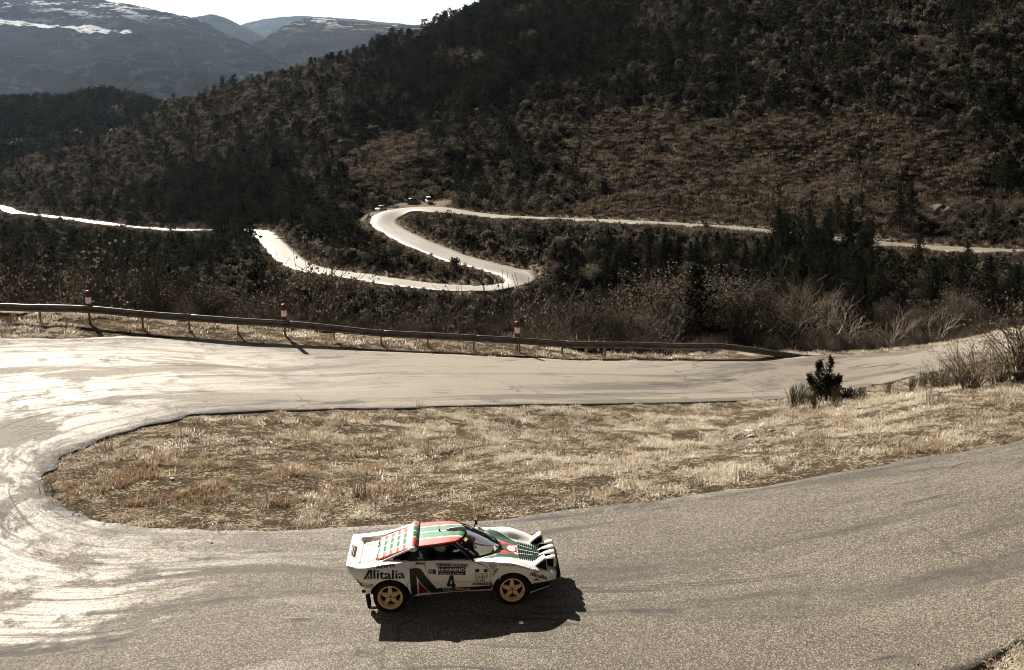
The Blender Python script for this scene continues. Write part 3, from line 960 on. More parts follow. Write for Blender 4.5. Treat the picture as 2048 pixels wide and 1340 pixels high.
def instancer(name, pts, scl, rot, idx, protos, kind='stuff'):
    """one object whose geometry nodes set a plant on every point"""
    pc = bpy.data.collections.new(name + '_kinds')
    for i, me in enumerate(protos):
        o = bpy.data.objects.new('%s_%02d' % (name, i), me)
        pc.objects.link(o)
    me = bpy.data.meshes.new(name)
    me.vertices.add(len(pts)); me.vertices.foreach_set('co', np.asarray(pts, np.float32).ravel())
    a = me.attributes.new('size', 'FLOAT', 'POINT'); a.data.foreach_set('value', np.asarray(scl, np.float32))
    a = me.attributes.new('turn', 'FLOAT_VECTOR', 'POINT'); a.data.foreach_set('vector', np.asarray(rot, np.float32).ravel())
    a = me.attributes.new('pick', 'INT', 'POINT'); a.data.foreach_set('value', np.asarray(idx, np.int32))
    ob = link(name, me)
    ng = bpy.data.node_groups.new(name, 'GeometryNodeTree')
    ng.interface.new_socket('Geometry', in_out='INPUT', socket_type='NodeSocketGeometry')
    ng.interface.new_socket('Geometry', in_out='OUTPUT', socket_type='NodeSocketGeometry')
    N = ng.nodes.new
    gi, go = N('NodeGroupInput'), N('NodeGroupOutput')
    ci = N('GeometryNodeCollectionInfo'); ci.inputs['Collection'].default_value = pc
    ci.inputs['Separate Children'].default_value = True; ci.inputs['Reset Children'].default_value = True
    io = N('GeometryNodeInstanceOnPoints'); io.inputs['Pick Instance'].default_value = True

    def attr(nm, dt):
        n = N('GeometryNodeInputNamedAttribute'); n.data_type = dt; n.inputs['Name'].default_value = nm
        return n.outputs[0]
    er = N('FunctionNodeEulerToRotation')
    L = ng.links.new
    L(gi.outputs[0], io.inputs['Points']); L(ci.outputs[0], io.inputs['Instance'])
    L(attr('pick', 'INT'), io.inputs['Instance Index'])
    L(attr('turn', 'FLOAT_VECTOR'), er.inputs[0]); L(er.outputs[0], io.inputs['Rotation'])
    L(attr('size', 'FLOAT'), io.inputs['Scale'])
    L(io.outputs[0], go.inputs[0])
    md = ob.modifiers.new('plants', 'NODES'); md.node_group = ng
    tag(ob, kind=kind)
    return ob


# ------------------------------------------------------------------ where plants grow on the slopes
rg = np.random.default_rng(5)
cand = []
for y0, y1, sp in ((50, 80, 1.15), (80, 135, 1.5), (135, 300, 2.2), (300, 560, 2.6), (560, 960, 3.6), (960, 1280, 6.0)):
    xs = np.arange(-0.80 * y1, 0.80 * y1, sp); ys = np.arange(y0, y1, sp)
    a, b = np.meshgrid(xs, ys, indexing='ij')
    a = a.ravel() + rg.uniform(-.5, .5, a.size) * sp; b = b.ravel() + rg.uniform(-.5, .5, b.size) * sp
    cand.append(np.c_[a, b])
cand = np.vstack(cand)
cx, cy = cand[:, 0], cand[:, 1]
ok = (np.abs(cx) < 880) & (cy < 1600)
cx, cy = cx[ok], cy[ok]
cz = ground(cx, cy)
px, py, pD = seen_at(cx, cy, cz)
ok = (px > -720) & (px < 2780) & (py > -190)
cx, cy, cz, px, py, pD = (q[ok] for q in (cx, cy, cz, px, py, pD))
dfar = np.full(len(cx), 99.0)
q_ = (cy > 90) & (cy < 760)
dfar[q_] = min_dist(cx[q_], cy[q_], FAR_EDGE)
infar = inside_poly(cx, cy, FAR_POLY)
dnear = np.full(len(cx), 99.0)
q_ = (cy < 130)
dnear[q_] = min_dist(cx[q_], cy[q_], np.vstack([NEAR_EDGE, RAIL[:, :2]]))
inn = inside_poly(cx, cy, np.vstack([INNER[:, :2][::-1][:0], NEAR_POLY])) | inside_poly(cx, cy, ISLAND_POLY)
# only the far side of the upper road
north = np.ones(len(cx), bool)
edge_y = np.interp(cx, OUTER[13:, 0], OUTER[13:, 1])
north = (cy > edge_y + 2.2) & (cx < 60) | (cy > 130) | ((cx >= 48) & (cy > cx * .9 + 62))
ok = (min_dist(cx, cy, _cars) > 8.5) & ~infar & (dfar > 1.2) & ~inn & north & (dnear > 2.2)
cx, cy, cz, px, py, pD, dfar, dnear = (q[ok] for q in (cx, cy, cz, px, py, pD, dfar, dnear))
n_c = len(cx)
U = rg.random((n_c, 6))
patch = fbm(cx / 45, cy / 45, 3, 51)
patch2 = fbm(cx / 14, cy / 14, 2, 52)


def blob(x0, y0, rx, ry):
    return np.exp(-(((px - x0) / rx) ** 2 + ((py - y0) / ry) ** 2))


# share of pines by place (pine wood under the skyline, the dark round hill, the ravine, loose pines elsewhere)
p_pine = .04 + .9 * blob(980, 80, 230, 90) * (patch > .42) + .35 * blob(850, 190, 120, 60) + .75 * blob(480, 390, 110, 60) + .42 * blob(1630, 520, 170, 80) + .30 * blob(380, 480, 300, 70) + .14 * blob(1300, 560, 300, 60) \
    + .28 * blob(1900, 560, 200, 60) + .12 * blob(1700, 250, 500, 160)
p_pine = np.where((pD > 820), .95, p_pine)
# open ground on the right of the big slope
openg = np.clip(1.15 * blob(1640, 330, 330, 100) + .8 * blob(1250, 300, 140, 80) + .85 * blob(780, 320, 110, 90) + .7 * blob(1500, 420, 500, 25), 0, 1) * (pD > 180) * (.55 + .9 * patch)
keep = U[:, 0] > openg * .45
is_pine = U[:, 1] < p_pine * np.where(openg > .4, .35, 1)
tall = (U[:, 2] < .30 + .5 * (patch - .5) * 2) & (openg < .45) & ~is_pine
# sizes in metres
hgt = np.where(is_pine, 4.5 + 6.0 * U[:, 3], np.where(tall, 3.2 + 3.4 * U[:, 3], 1.1 + 1.7 * U[:, 3]))
hgt = np.where(pD > 820, 8 + 5 * U[:, 3], hgt)
hgt = np.where((openg > .4) & ~is_pine, .5 + 1.1 * U[:, 3] ** 2, hgt)
hgt = np.where((openg > .4) & is_pine, 3 + 3 * U[:, 3], hgt)
is_pine &= ~((pD < 140) & (px < 1150))
hgt = np.where((pD < 130) & is_pine, hgt * .75, hgt)
hgt = np.where((pD < 150) & ~is_pine, hgt * np.where((px > 1060) & (px < 1950), 1.45, 1.15), hgt)
hgt = np.where((dfar < 3.5), np.minimum(hgt, .9), hgt)
hgt = np.where((px > 1480) & (dnear < 8) & (cy < 130), np.minimum(hgt, .6 + .26 * dnear), hgt)
is_pine &= ~((px > 1480) & (dnear < 14) & (cy < 130))
hgt = np.where((dnear < 6) & (cy < 130), np.minimum(hgt, .6 + 1.1 * U[:, 3] * np.clip(dnear / 5, .2, 1)), hgt)
# plants that would stand between the viewpoint and the lower road were cleared or stay low
rp = np.vstack([FL, FR, FC[:, :3]] + [np.array([PD(a, b_, 366)]) for a in range(735, 872, 8) for b_ in (396, 404, 412)])
rx, ry, rD = seen_at(rp[:, 0], rp[:, 1], rp[:, 2])
grove = ((np.abs(px - 1640) < 110) & (pD > 120) & is_pine & (U[:, 5] < .4)) | ((np.abs(px - 465) < 42) & (pD > 330) & (U[:, 5] < .4))
hgt = np.where(is_pine & (py > 420) & (pD < 300), np.minimum(hgt, 7.0), hgt)


def covers(h):
    top = seen_at(cx, cy, cz + h)[1]
    out = np.zeros(n_c, bool)
    rad = h * .3 / pD * 2250 + 4
    for k in range(0, n_c, 4000):
        s = slice(k, k + 4000)
        m = (np.abs(px[s, None] - rx[None]) < rad[s, None]) & (rD[None] > pD[s, None] + 2) & (ry[None] > top[s, None] - 1) & (ry[None] < py[s, None] + 4)
        out[s] = m.any(1)
    return out


hgt = np.where((px < 260) & (dnear < 7) & (cy < 70), np.minimum(hgt, .45), hgt)
for it in range(4):
    cv = covers(hgt) & ~grove & (U[:, 4] > .02)
    hgt = np.where(cv, hgt * .6, hgt)
cv = covers(hgt) & ~grove & (U[:, 4] > .02)
keep &= ~cv & (hgt > .3)
is_pine &= hgt > 1.6
tall &= hgt > 2.0
S_ = [q[keep] for q in (cx, cy, cz, px, py, pD, hgt, is_pine, tall, openg)]
cx, cy, cz, px, py, pD, hgt, is_pine, tall, openg = S_
U = rg.random((len(cx), 6))
kind = np.where(is_pine, 0, np.where(tall, 1, 2))
vis = (px > 5) & (px < 2043) & (py > 6) & (py < 720)
show = np.where(vis, hgt / pD, 0)
solo = np.zeros(len(cx), bool)
for k in range(3):
    q = np.nonzero(kind == k)[0]
    q = q[np.argsort(-show[q])][:285]
    solo[q] = show[q] > 0
def zone(i):
    """where a plant stands: words for its label"""
    X, Y, D_ = px[i], py[i], pD[i]
    if D_ < 150:
        where = 'left of the first marker' if X < 160 else 'between the first two markers' if X < 560 else 'between the last two markers' if X < 1030 else 'right of the last marker' if X < 1500 else 'past the tapered rail end'
        return ('behind the guard rail ' if D_ < 66 else 'on the bank below the guard rail ') + where
    if D_ > 820: return 'on the round wooded hill under the mountains'
    if Y < 150 and X > 640: return 'under the skyline of the big slope'
    if Y > 440 and X > 1330: return 'in the ravine before the straight far road'
    if openg[i] > .4: return 'on the open heath above the straight far road'
    if Y > 445 and X < 700: return 'below the lower arm of the far road'
    if Y > 500: return 'below the inner bend of the far road'
    if Y > 430 and X > 740: return 'inside the loop of the far road'
    if X < 640: return 'on the wooded spur above the lower far road'
    return 'on the slope above the far hairpin'


FORM = {0: ('dark bushy pine', 'pines'), 1: ('bare brown-leaved tree', 'bare trees'), 2: ('leafless brown shrub', 'shrubs')}
CAT = {0: 'pine tree', 1: 'tree', 2: 'shrub'}
NM = {0: 'pine_tree', 1: 'bare_tree', 2: 'shrub'}
near_p = {0: PINE_N, 1: OAK_N, 2: SHRUB_N}; far_p = {0: PINE_F, 1: OAK_F, 2: SHRUB_F}
PT_TRUNK = {0: 'trunk', 1: 'trunk', 2: 'stems'}; PT_CROWN = {0: 'crown', 1: 'crown', 2: 'twigs'}


def plant(pr, name, loc, s, rz, k, parts=True):
    """one plant as a thing of its own; near ones keep trunk and crown apart"""
    if parts:
        o = empty(name, loc, rz)
        link(PT_TRUNK[k], pr.trunk, o); link(PT_CROWN[k], pr.crown, o)
    else:
        o = link(name, pr.whole); o.location = loc; o.rotation_euler = (0, 0, rz)
    o.scale = (s, s, s)
    return o


for i in np.nonzero(solo)[0]:
    k = int(kind[i]); nr = pD[i] < 150
    pr = (near_p if pD[i] < 260 else far_p)[k]
    pr = pr[int(U[i, 0] * len(pr))]
    s = hgt[i] / pr.size
    o = plant(pr, NM[k], (cx[i], cy[i], cz[i] - .05), s, U[i, 1] * 6.283, k, nr)
    z = zone(i)
    f, gname = FORM[k]
    lo_, hi_ = ((4.5, 7.5), (3.0, 4.6), (1.0, 2.0))[k]
    size_ = 'small ' if hgt[i] < lo_ else 'tall ' if hgt[i] > hi_ else ''
    tag(o, '%s%s %s' % (size_, f, z), CAT[k], '%s %s' % (gname, z))

protos = [p.whole for p in PINE_F] + [p.whole for p in OAK_F] + [p.whole for p in SHRUB_F] + [p.whole for p in PINE_N[:2]] + [p.whole for p in OAK_N[:2]] + [p.whole for p in SHRUB_N[:2]]
psize = [p.size for p in PINE_F + OAK_F + SHRUB_F + PINE_N[:2] + OAK_N[:2] + SHRUB_N[:2]]
r_ = ~solo
idx = kind[r_] * 4 + (U[r_, 0] * 4).astype(int)
nearish = pD[r_] < 170
idx = np.where(nearish, 12 + kind[r_] * 2 + (U[r_, 0] * 2).astype(int), idx)
sz = hgt[r_] / np.array(psize)[idx]
rot = np.c_[(U[r_, 2] - .5) * .16, (U[r_, 3] - .5) * .16, U[r_, 1] * 6.283]
pos = np.c_[cx[r_], cy[r_], cz[r_] - .05]
for nm, sel in (('pine_wood', kind[r_] == 0), ('hillside_scrub', kind[r_] != 0)):
    instancer(nm, pos[sel], sz[sel], rot[sel], idx[sel], protos)
print('plants', len(cx), 'solo', solo.sum(), [(kind == k).sum() for k in range(3)])

# ------------------------------------------------------------------ heath and tussocks between the shrubs of the far slope
HEATH = [tuft(200 + i, 34, .48, .30, .8, .03).mesh('heath_tuft', M_) for i, M_ in enumerate((M_HEATH, M_HEATH, M_STRAW_DARK))]
n_h = 460000
hy = 52 + 763 * rg.random(n_h) ** 1.25; hx = rg.uniform(-.78, .78, n_h) * hy
hzv = ground(hx, hy); hpx, hpy, hD = seen_at(hx, hy, hzv)
okh = (hpx > -700) & (hpx < 2750) & (hpy > -80) & (hD < 830)
hx, hy, hzv, hpx, hpy, hD = (q[okh] for q in (hx, hy, hzv, hpx, hpy, hD))
dh = min_dist(hx, hy, FAR_EDGE)
okh = ((hy > 130) | ~inside_poly(hx, hy, ISLAND_POLY) & ~inside_poly(hx, hy, NEAR_POLY) & (min_dist(hx, hy, NEAR_EDGE) > 3.2)) & (min_dist(hx, hy, _cars) > 9) & (dh > .25) & ~inside_poly(hx, hy, FAR_POLY)
hx, hy, hzv, dh = hx[okh], hy[okh], hzv[okh], dh[okh]
hs_ = rg.uniform(.6, 1.6, len(hx)) * (.8 + hy / 500) * np.where(dh < 3, .6, 1)
instancer('heath', np.c_[hx, hy, hzv], hs_, np.c_[np.zeros(len(hx)), np.zeros(len(hx)), rg.uniform(0, 6.283, len(hx))], rg.integers(0, 3, len(hx)), HEATH)

# ------------------------------------------------------------------ dry grass on the island and the verges
GRASS = [tuft(100, 30, .105, .06, 1.7, .006).mesh('grass_tuft', M_STRAW), tuft(101, 30, .095, .06, 2.0, .006).mesh('grass_tuft', M_STRAW_PALE), tuft(102, 24, .09, .07, 1.6, .006).mesh('grass_tuft', M_STRAW_DARK),
         tuft(103, 30, .22, .07, .8, .005).mesh('grass_tuft', M_STRAW), tuft(104, 22, .09, .08, 2.2, .007).mesh('grass_tuft', M_STRAW_PALE), tuft(105, 30, .30, .06, .5, .005).mesh('grass_tuft', M_STRAW_DARK), tuft(106, 28, .13, .06, 1.2, .006).mesh('grass_tuft', M_RUST)]
n_g = 450000
gx = rg.uniform(-38, 66, n_g); gy = 12.5 + 95 * rg.random(n_g) ** 1.7
in_r = inside_poly(gx, gy, NEAR_POLY) & (min_dist(gx, gy, NEAR_EDGE) > .20 * rg.random(n_g))
gx, gy = gx[~in_r], gy[~in_r]
gz = ground(gx, gy)
gpx, gpy, gD = seen_at(gx, gy, gz)
okg = (gpx > -500) & (gpx < 2600) & (gpy < 1700)
gx, gy, gz, gpx, gpy, gD = (q[okg] for q in (gx, gy, gz, gpx, gpy, gD))
dn = min_dist(gx, gy, NEAR_EDGE)
dr = min_dist(gx, gy, RAIL[:, :2])
isl = inside_poly(gx, gy, ISLAND_POLY)
okg = (isl | (dr < 7) | (gD < 20) | (dn < np.where(gpx > 1400, 3.5, 9)))
gx, gy, gz, gD, dn, isl, gpx, gpy, dr = (q[okg] for q in (gx, gy, gz, gD, dn, isl, gpx, gpy, dr))
pa = fbm(gx / 2.6 + 3, gy / 1.5, 3, 61); pb = fbm(gx * 1.6, gy * 1.2, 2, 62); pc_ = fbm(gx / 7, gy / 4.5, 2, 63)
ug = rg.random((len(gx), 4))
pd_ = fbm(gx / 1.7 + 31, gy / .9, 4, 66)
dens = np.clip(.05 + 1.3 * sstep(.46, .56, .5 * pb + .5 * pd_) * (.25 + 1.2 * sstep(.38, .58, pc_)), 0, 1) * sstep(-.1, .5, dn + .1)
kp = ug[:, 0] < dens
reddish = np.exp(-(((gpx - 380) / 170) ** 2 + ((gpy - 950) / 38) ** 2)) + .75 * np.exp(-(((gpx - 330) / 260) ** 2 + ((gpy - 1000) / 55) ** 2)) + .35 * np.exp(-(((gpx - 700) / 300) ** 2 + ((gpy - 960) / 60) ** 2))
tallg = np.exp(-(((gpx - 370) / 90) ** 2 + ((gpy - 945) / 22) ** 2))
pick = np.where(ug[:, 1] < .45, 1, np.where(ug[:, 1] < .7, 4, 0))
pick = np.where((pa < .47) & (ug[:, 2] < .75), np.where(ug[:, 1] < .5, 2, 0), pick)
pick = np.where(ug[:, 3] < .015 + .5 * tallg, 3, pick)
pick = np.where((reddish > ug[:, 2]) & (ug[:, 1] < .75), 6, pick)
pick = np.where((pd_ < .44) & (ug[:, 2] < .25), 6, pick)
pick = np.where((pc_ > .60) & (ug[:, 2] > .994), 5, pick)
gs = (.55 + .85 * ug[:, 3]) * np.where(dn < .5, .7, 1) * (.75 + .8 * sstep(.45, .65, pb)) * np.where(gD > 45, 1.35, 1)
instancer('dry_grass', np.c_[gx, gy, gz][kp], gs[kp], np.c_[np.zeros(kp.sum()), np.zeros(kp.sum()), rg.uniform(0, 6.283, kp.sum())], pick[kp], GRASS)
print('grass', kp.sum(), 'heath', len(hx))
# ------------------------------------------------------------------ the rally car (x forward, y left, z up, wheels on z = 0)
def white_body():
    """white paint with road dirt thrown up behind the wheels and along the sills"""
    b = NB('white_paint')
    tc = b.n('TexCoord'); O = tc.outputs['Object']
    sep = b.n('SeparateXYZ'); b.set(sep, '0', O)
    n = b.noise(b.mapping(O, (2.2, 2.2, 5)), 2.0, 5, .65)
    fine = b.noise(O, 45, 3, .7)
    low = b.ramp(sep.outputs[2], .62, .26)
    d = b.math('MULTIPLY', b.math('MULTIPLY', low, b.ramp(n.outputs[0], .40, .68)), .6, True)
    d = b.math('ADD', d, b.math('MULTIPLY', b.ramp(fine.outputs[0], .6, .75), .10), True)
    c = b.mix(d, (.88, .865, .83), (.30, .25, .19))
    r = b.n('MapRange'); b.set(r, '0', d); r.inputs[3].default_value = .40; r.inputs[4].default_value = .85
    b.bsdf(Base_Color=c, Roughness=r, Coat_Weight=.12)
    return b.m


M_WHITE = white_body()
M_PLAINW = simple('white_print', (.78, .76, .72), .5)
M_BLACK = simple('black_paint', (.012, .012, .012), .45)
M_MATT = simple('matt_black', (.010, .010, .010), .95, spec=.1)
M_RUBBER = simple('rubber', (.013, .012, .011), .85, spec=.25, var=.5, vscale=12)
M_DARK = simple('dark_trim', (.018, .017, .016), .6)
M_GREEN = simple('green_paint', (.016, .085, .045), .55)
M_DGREEN = simple('dark_green_paint', (.006, .014, .011), .5)
M_RED = simple('red_paint', (.50, .045, .035), .55)
M_DRED = simple('deep_red_paint', (.16, .012, .016), .35)
M_GOLD = simple('gold_paint', (.80, .60, .33), .42)
M_STEEL = simple('bare_metal', (.45, .43, .4), .35, metal=.9)
M_YELLOW = simple('yellow_print', (.72, .55, .2), .5)
M_BLUE = simple('blue_print', (.03, .07, .10), .45)
M_GREYP = simple('grey_print', (.42, .41, .39), .5)
M_SKIN = simple('skin', (.45, .27, .19), .6)
M_SUIT = simple('race_suit', (.05, .05, .06), .8)
M_GLOVE = simple('glove', (.42, .34, .26), .7)
M_ORANGE = simple('amber_lens', (.12, .03, .01), .25)


def glass_mat(name, tint, rough=.03):
    """car glass: mirror of the sky at grazing angles, tinted view through it"""
    b = NB(name)
    t = b.n('BsdfTransparent', Color=tint)
    g = b.n('BsdfGlossy', Color=(1, 1, 1), Roughness=rough)
    f = b.n('Fresnel', IOR=1.09)
    m = b.n('MixShader', Fac=f); b.set(m, '1', t); b.set(m, '2', g)
    b.t.links.new(m.outputs[0], b.out.inputs['Surface'])
    return b.m


M_GLASS = glass_mat('screen_glass', (.62, .62, .60))
M_TINT = glass_mat('tinted_glass', (.68, .68, .65))


def stripes_mat():
    """red, white and green bands along the car, laid out across its width"""
    b = NB('banded_paint')
    tc = b.n('TexCoord')
    sep = b.n('SeparateXYZ'); b.set(sep, '0', tc.outputs['Object'])
    a = b.math('ABSOLUTE', sep.outputs[1])
    r = b.n('ValToRGB'); b.set(r, '0', a)
    cr = r.color_ramp; cr.interpolation = 'CONSTANT'
    W_, G_, R_ = (.78, .76, .72, 1), (.055, .19, .105, 1), (.58, .10, .085, 1)
    cr.elements[0].position = 0; cr.elements[0].color = W_
    cr.elements[1].position = .014; cr.elements[1].color = G_
    for p, c in ((.25, W_), (.285, R_), (.56, W_)):
        e = cr.elements.new(p); e.color = c
    b.bsdf(Base_Color=r.outputs[0], Roughness=.42)
    return b.m


M_BANDS = stripes_mat()

car = empty('rally_car')
tag(car, 'white rally car with green and red stripes and gold wheels driving round the bend', 'rally car')


def curve(tab):
    xs = np.array([a for a, _ in tab]); ys = np.array([b for _, b in tab])

    def f(x):
        i = int(np.clip(np.searchsorted(xs, x) - 1, 0, len(xs) - 2))
        p0 = ys[max(i - 1, 0)]; p1 = ys[i]; p2 = ys[i + 1]; p3 = ys[min(i + 2, len(xs) - 1)]
        h = xs[i + 1] - xs[i]; t = min(max((x - xs[i]) / h, 0), 1)
        m1 = (p2 - p0) / max(xs[i + 1] - xs[max(i - 1, 0)], 1e-6) * h; m2 = (p3 - p1) / max(xs[min(i + 2, len(xs) - 1)] - xs[i], 1e-6) * h
        return (2 * t ** 3 - 3 * t * t + 1) * p1 + (t ** 3 - 2 * t * t + t) * m1 + (-2 * t ** 3 + 3 * t * t) * p2 + (t ** 3 - t * t) * m2
    return f


RWC, FWC = (-1.075, .305), (1.085, .305)
c_W = curve([(-1.83, .80), (-1.6, .855), (-1.07, .895), (-.7, .868), (-.3, .84), (.3, .83), (.7, .85), (1.09, .885), (1.4, .835), (1.65, .735), (1.80, .65), (1.90, .57)])
c_SH = curve([(-1.83, .90), (-1.65, .875), (-1.4, .88), (-1.08, .915), (-.6, .915), (-.2, .905), (.41, .865), (.8, .835), (1.12, .80), (1.4, .69), (1.65, .575), (1.80, .515), (1.90, .475)])
c_HOOD = curve([(-1.83, .90), (-1.64, .82), (-1.635, .80), (-1.27, .825), (-1.0, .87), (-.6, .90), (.3, .86), (.6, .83), (.95, .755), (1.24, .675), (1.69, .545), (1.82, .50), (1.90, .46)])
c_LOW = curve([(-1.83, .37), (-1.4, .37), (-1.3, .30), (-.72, .275), (0, .295), (.74, .30), (1.3, .36), (1.42, .385), (1.9, .325)])


def z_low(x):
    z = c_LOW(x)
    for (cx_, cz_), r_ in ((RWC, .365), (FWC, .352)):
        d = r_ * r_ - (x - cx_) ** 2
        if d > 0: z = max(z, cz_ + math.sqrt(d))
    return z


_aw = curve([(.20, .10), (.29, .055), (.50, .0), (.60, -.003), (.76, .012), (.90, .10), (1.0, .15)])


def half_w(x, z):
    k = 1.0
    if x > 1.35: k = 1 - .6 * min((x - 1.35) / .5, 1)
    zz = z
    if x > .8: zz = z + .10 * sst((x - .8) / .9)            # the side facets run lower on the nose
    w_ = c_W(x) - _aw(min(zz, .99)) * (k if z > .6 else 1)
    for (cx_, cz_), r_ in ((RWC, .365), (FWC, .352)):
        d = math.hypot(x - cx_, z - cz_)
        w_ += .020 * math.exp(-((d - r_) / .035) ** 2)
    return w_


def sst(t):
    t = min(max(t, 0), 1)
    return t * t * (3 - 2 * t)


def top_z(x, ay, ys):
    """height of the upper body at |y| = ay; ys = |y| of the shoulder"""
    s, h = c_SH(x), c_HOOD(x)
    if x < -.5:
        e0, e1 = .50, .575
    else:
        e0, e1 = .40, .62
        e1 = min(e1, ys - .02); e0 = min(e0, e1 - .15)
    k = sst((ay - e0) / (e1 - e0))
    z = h + (s - h) * k
    return z - .012 * (ay / max(ys, .1)) ** 4 + (.012 * math.exp(-((ay - .66) / .08) ** 2) if .7 < x < 1.5 else 0)


def x_shear(x, z):
    if x < -1.4:
        x += (.90 - z) / .53 * .35 * min((-1.4 - x) / .41, 1.06)
    if x > 1.7:
        x -= max(.45 - z, 0) * .12
    return x


XS = sorted(set(np.round(np.r_[np.arange(-1.83, -1.6, .03), np.arange(-1.6, 1.75, .04), np.arange(1.75, 1.901, .03), -1.645, -1.63], 4)))
LV = [.29, .34, .40, .46, .505, .56, .62, .69, .755, .80, .85]
TOPN = 16


def section(x):
    zl, zs = z_low(x), c_SH(x)
    pts = []
    n = len(LV)
    lo = max(zl, .0)
    for k, L in enumerate(LV):
        z = max(L, lo + (zs - lo) * (k / (n + .6)) * .98 if lo > .36 else L)
        z = max(z, lo + .002 * k)
        z = min(z, zs - .004 * (n - k))
        if k == 0: z = zl
        pts.append((half_w(x, z), z))
    ys = half_w(x, zs - .01) - .012
    for k in range(TOPN + 1):
        ay = ys * (1 - k / TOPN)
        pts.append((ay, top_z(x, ay, ys)))
    return pts


BASE_OUT = [(-1.16, .60), (-.72, .715), (-.45, .735), (0, .735), (.41, .70), (.52, .655), (.62, .585), (.72, .49), (.80, .39), (.87, .27), (.92, .14), (.935, 0)]
out_poly = np.array(BASE_OUT + [(a, -b) for a, b in BASE_OUT[-2::-1]])
b_ = MB()
rows = []
for x in XS:
    h_ = section(x)
    rows.append([(x_shear(x, z), -y, z) for y, z in h_] + [(x_shear(x, z), y, z) for y, z in h_[-2::-1]])
NR = len(rows[0])
opening = set()
for i in range(len(XS) - 1):
    for j in range(NR - 1):
        q = [rows[i][j], rows[i][j + 1], rows[i + 1][j + 1], rows[i + 1][j]]
        c = np.mean(q, 0)
        if abs(c[1]) < .72 and len(LV) <= j < NR - len(LV) - 1:
            ins = inside_poly(np.array([p_[0] for p_ in q]), np.array([p_[1] for p_ in q]), out_poly * [1, 1])
            if ins.all(): opening.add((i, j))
b_.grid(rows, 0, lambda i, j: (i, j) in opening)
# ends
for i, sgn in ((0, 1), (len(XS) - 1, -1)):
    o = len(b_.v); b_.v.extend(rows[i]); n2 = NR // 2
    for j in range(n2):
        f = (o + j, o + j + 1, o + NR - 2 - j, o + NR - 1 - j)
        f = tuple(dict.fromkeys(f))
        if len(f) >= 3: b_.f.append(f[::sgn]); b_.m.append(0)
body = b_.build('body', M_WHITE, car, True, True)
sh = body.modifiers.new('edges', 'EDGE_SPLIT'); sh.split_angle = R(24)

# under-body: dark tub, wheel wells, valance
u = MB()
u.box((-.17, 0, .33), (.95, 1.50, .10)); u.box((0, 0, .36), (2.9, 1.14, .22)); u.box((-1.07, 0, .52), (.74, 1.18, .30)); u.box((1.08, 0, .5), (.74, 1.1, .22))
u.box((-.55, 0, .62), (.08, 1.35, .52))
u.build('underbody', M_RUBBER, car)
u = MB()
fv = [(1.36, -.80, .375), (1.60, -.73, .36), (1.80, -.60, .34), (1.87, -.45, .335), (1.87, .45, .335), (1.80, .60, .34), (1.60, .73, .36), (1.36, .80, .375)]
u.grid([[(a - .02, b * .97, z) for a, b, z in fv], [(a - .06, b * .95, .20) for a, b, z in fv]])
u.build('front_valance', M_RUBBER, car)
u = MB(); u.add([(1.40, -.80, .215), (1.78, -.63, .245), (1.78, -.62, .232), (1.40, -.79, .185)], [(0, 1, 2, 3)]); u.build('splitter_edge', M_WHITE, car)
u = MB()
u.box((1.925, 0, .40), (.10, 1.16, .13))
bb_ = u.build('front_bumper', M_RUBBER, car, False); bb_.modifiers.new('b', 'BEVEL').width = .03
u = MB(); u.add([(1.885, -.56, .345), (1.885, .56, .345), (1.885, .56, .49), (1.885, -.56, .49)], [(0, 1, 2, 3)]); u.build('nose_panel', M_WHITE, car)

# ---- cabin
belt = catmull(np.array([(-.72, .715, .918), (-.45, .735, .92), (-.1, .737, .912), (.2, .725, .893), (.41, .70, .873)]), 26)
arc = catmull(np.array([(.41, .70, .873), (.52, .655, .858), (.62, .585, .842), (.72, .49, .822), (.80, .39, .80), (.87, .27, .782), (.92, .14, .768), (.94, 0, .763)]), 22)
roofside = catmull(np.array([(-.66, .535, 1.062), (-.5, .54, 1.078), (-.2, .525, 1.092), (.0, .495, 1.10), (.125, .455, 1.098)]), 26)
roofarc = catmull(np.array([(.125, .455, 1.098), (.18, .39, 1.099), (.225, .31, 1.10), (.258, .22, 1.102), (.282, .11, 1.104), (.292, 0, 1.105)]), 22)


def mir(P):
    return [(a, -b, c) for a, b, c in P]


def ruled(A, B, n=6, bulge=.0):
    G = []
    for i in range(n + 1):
        t = i / n
        row = [np.array(a) * (1 - t) + np.array(b) * t for a, b in zip(A, B)]
        if bulge:
            row = [r_ + np.array((0, 0, bulge * 4 * t * (1 - t))) for r_ in row]
        G.append(row)
    return G


# windscreen, one wrap-around pane
fullA = [tuple(p) for p in arc] + mir(arc[-2::-1]); fullB = [tuple(p) for p in roofarc] + mir(roofarc[-2::-1])
g = MB(); g.grid(ruled(fullA, fullB, 8, .012)); ws = g.build('windscreen', M_GLASS, car, True)
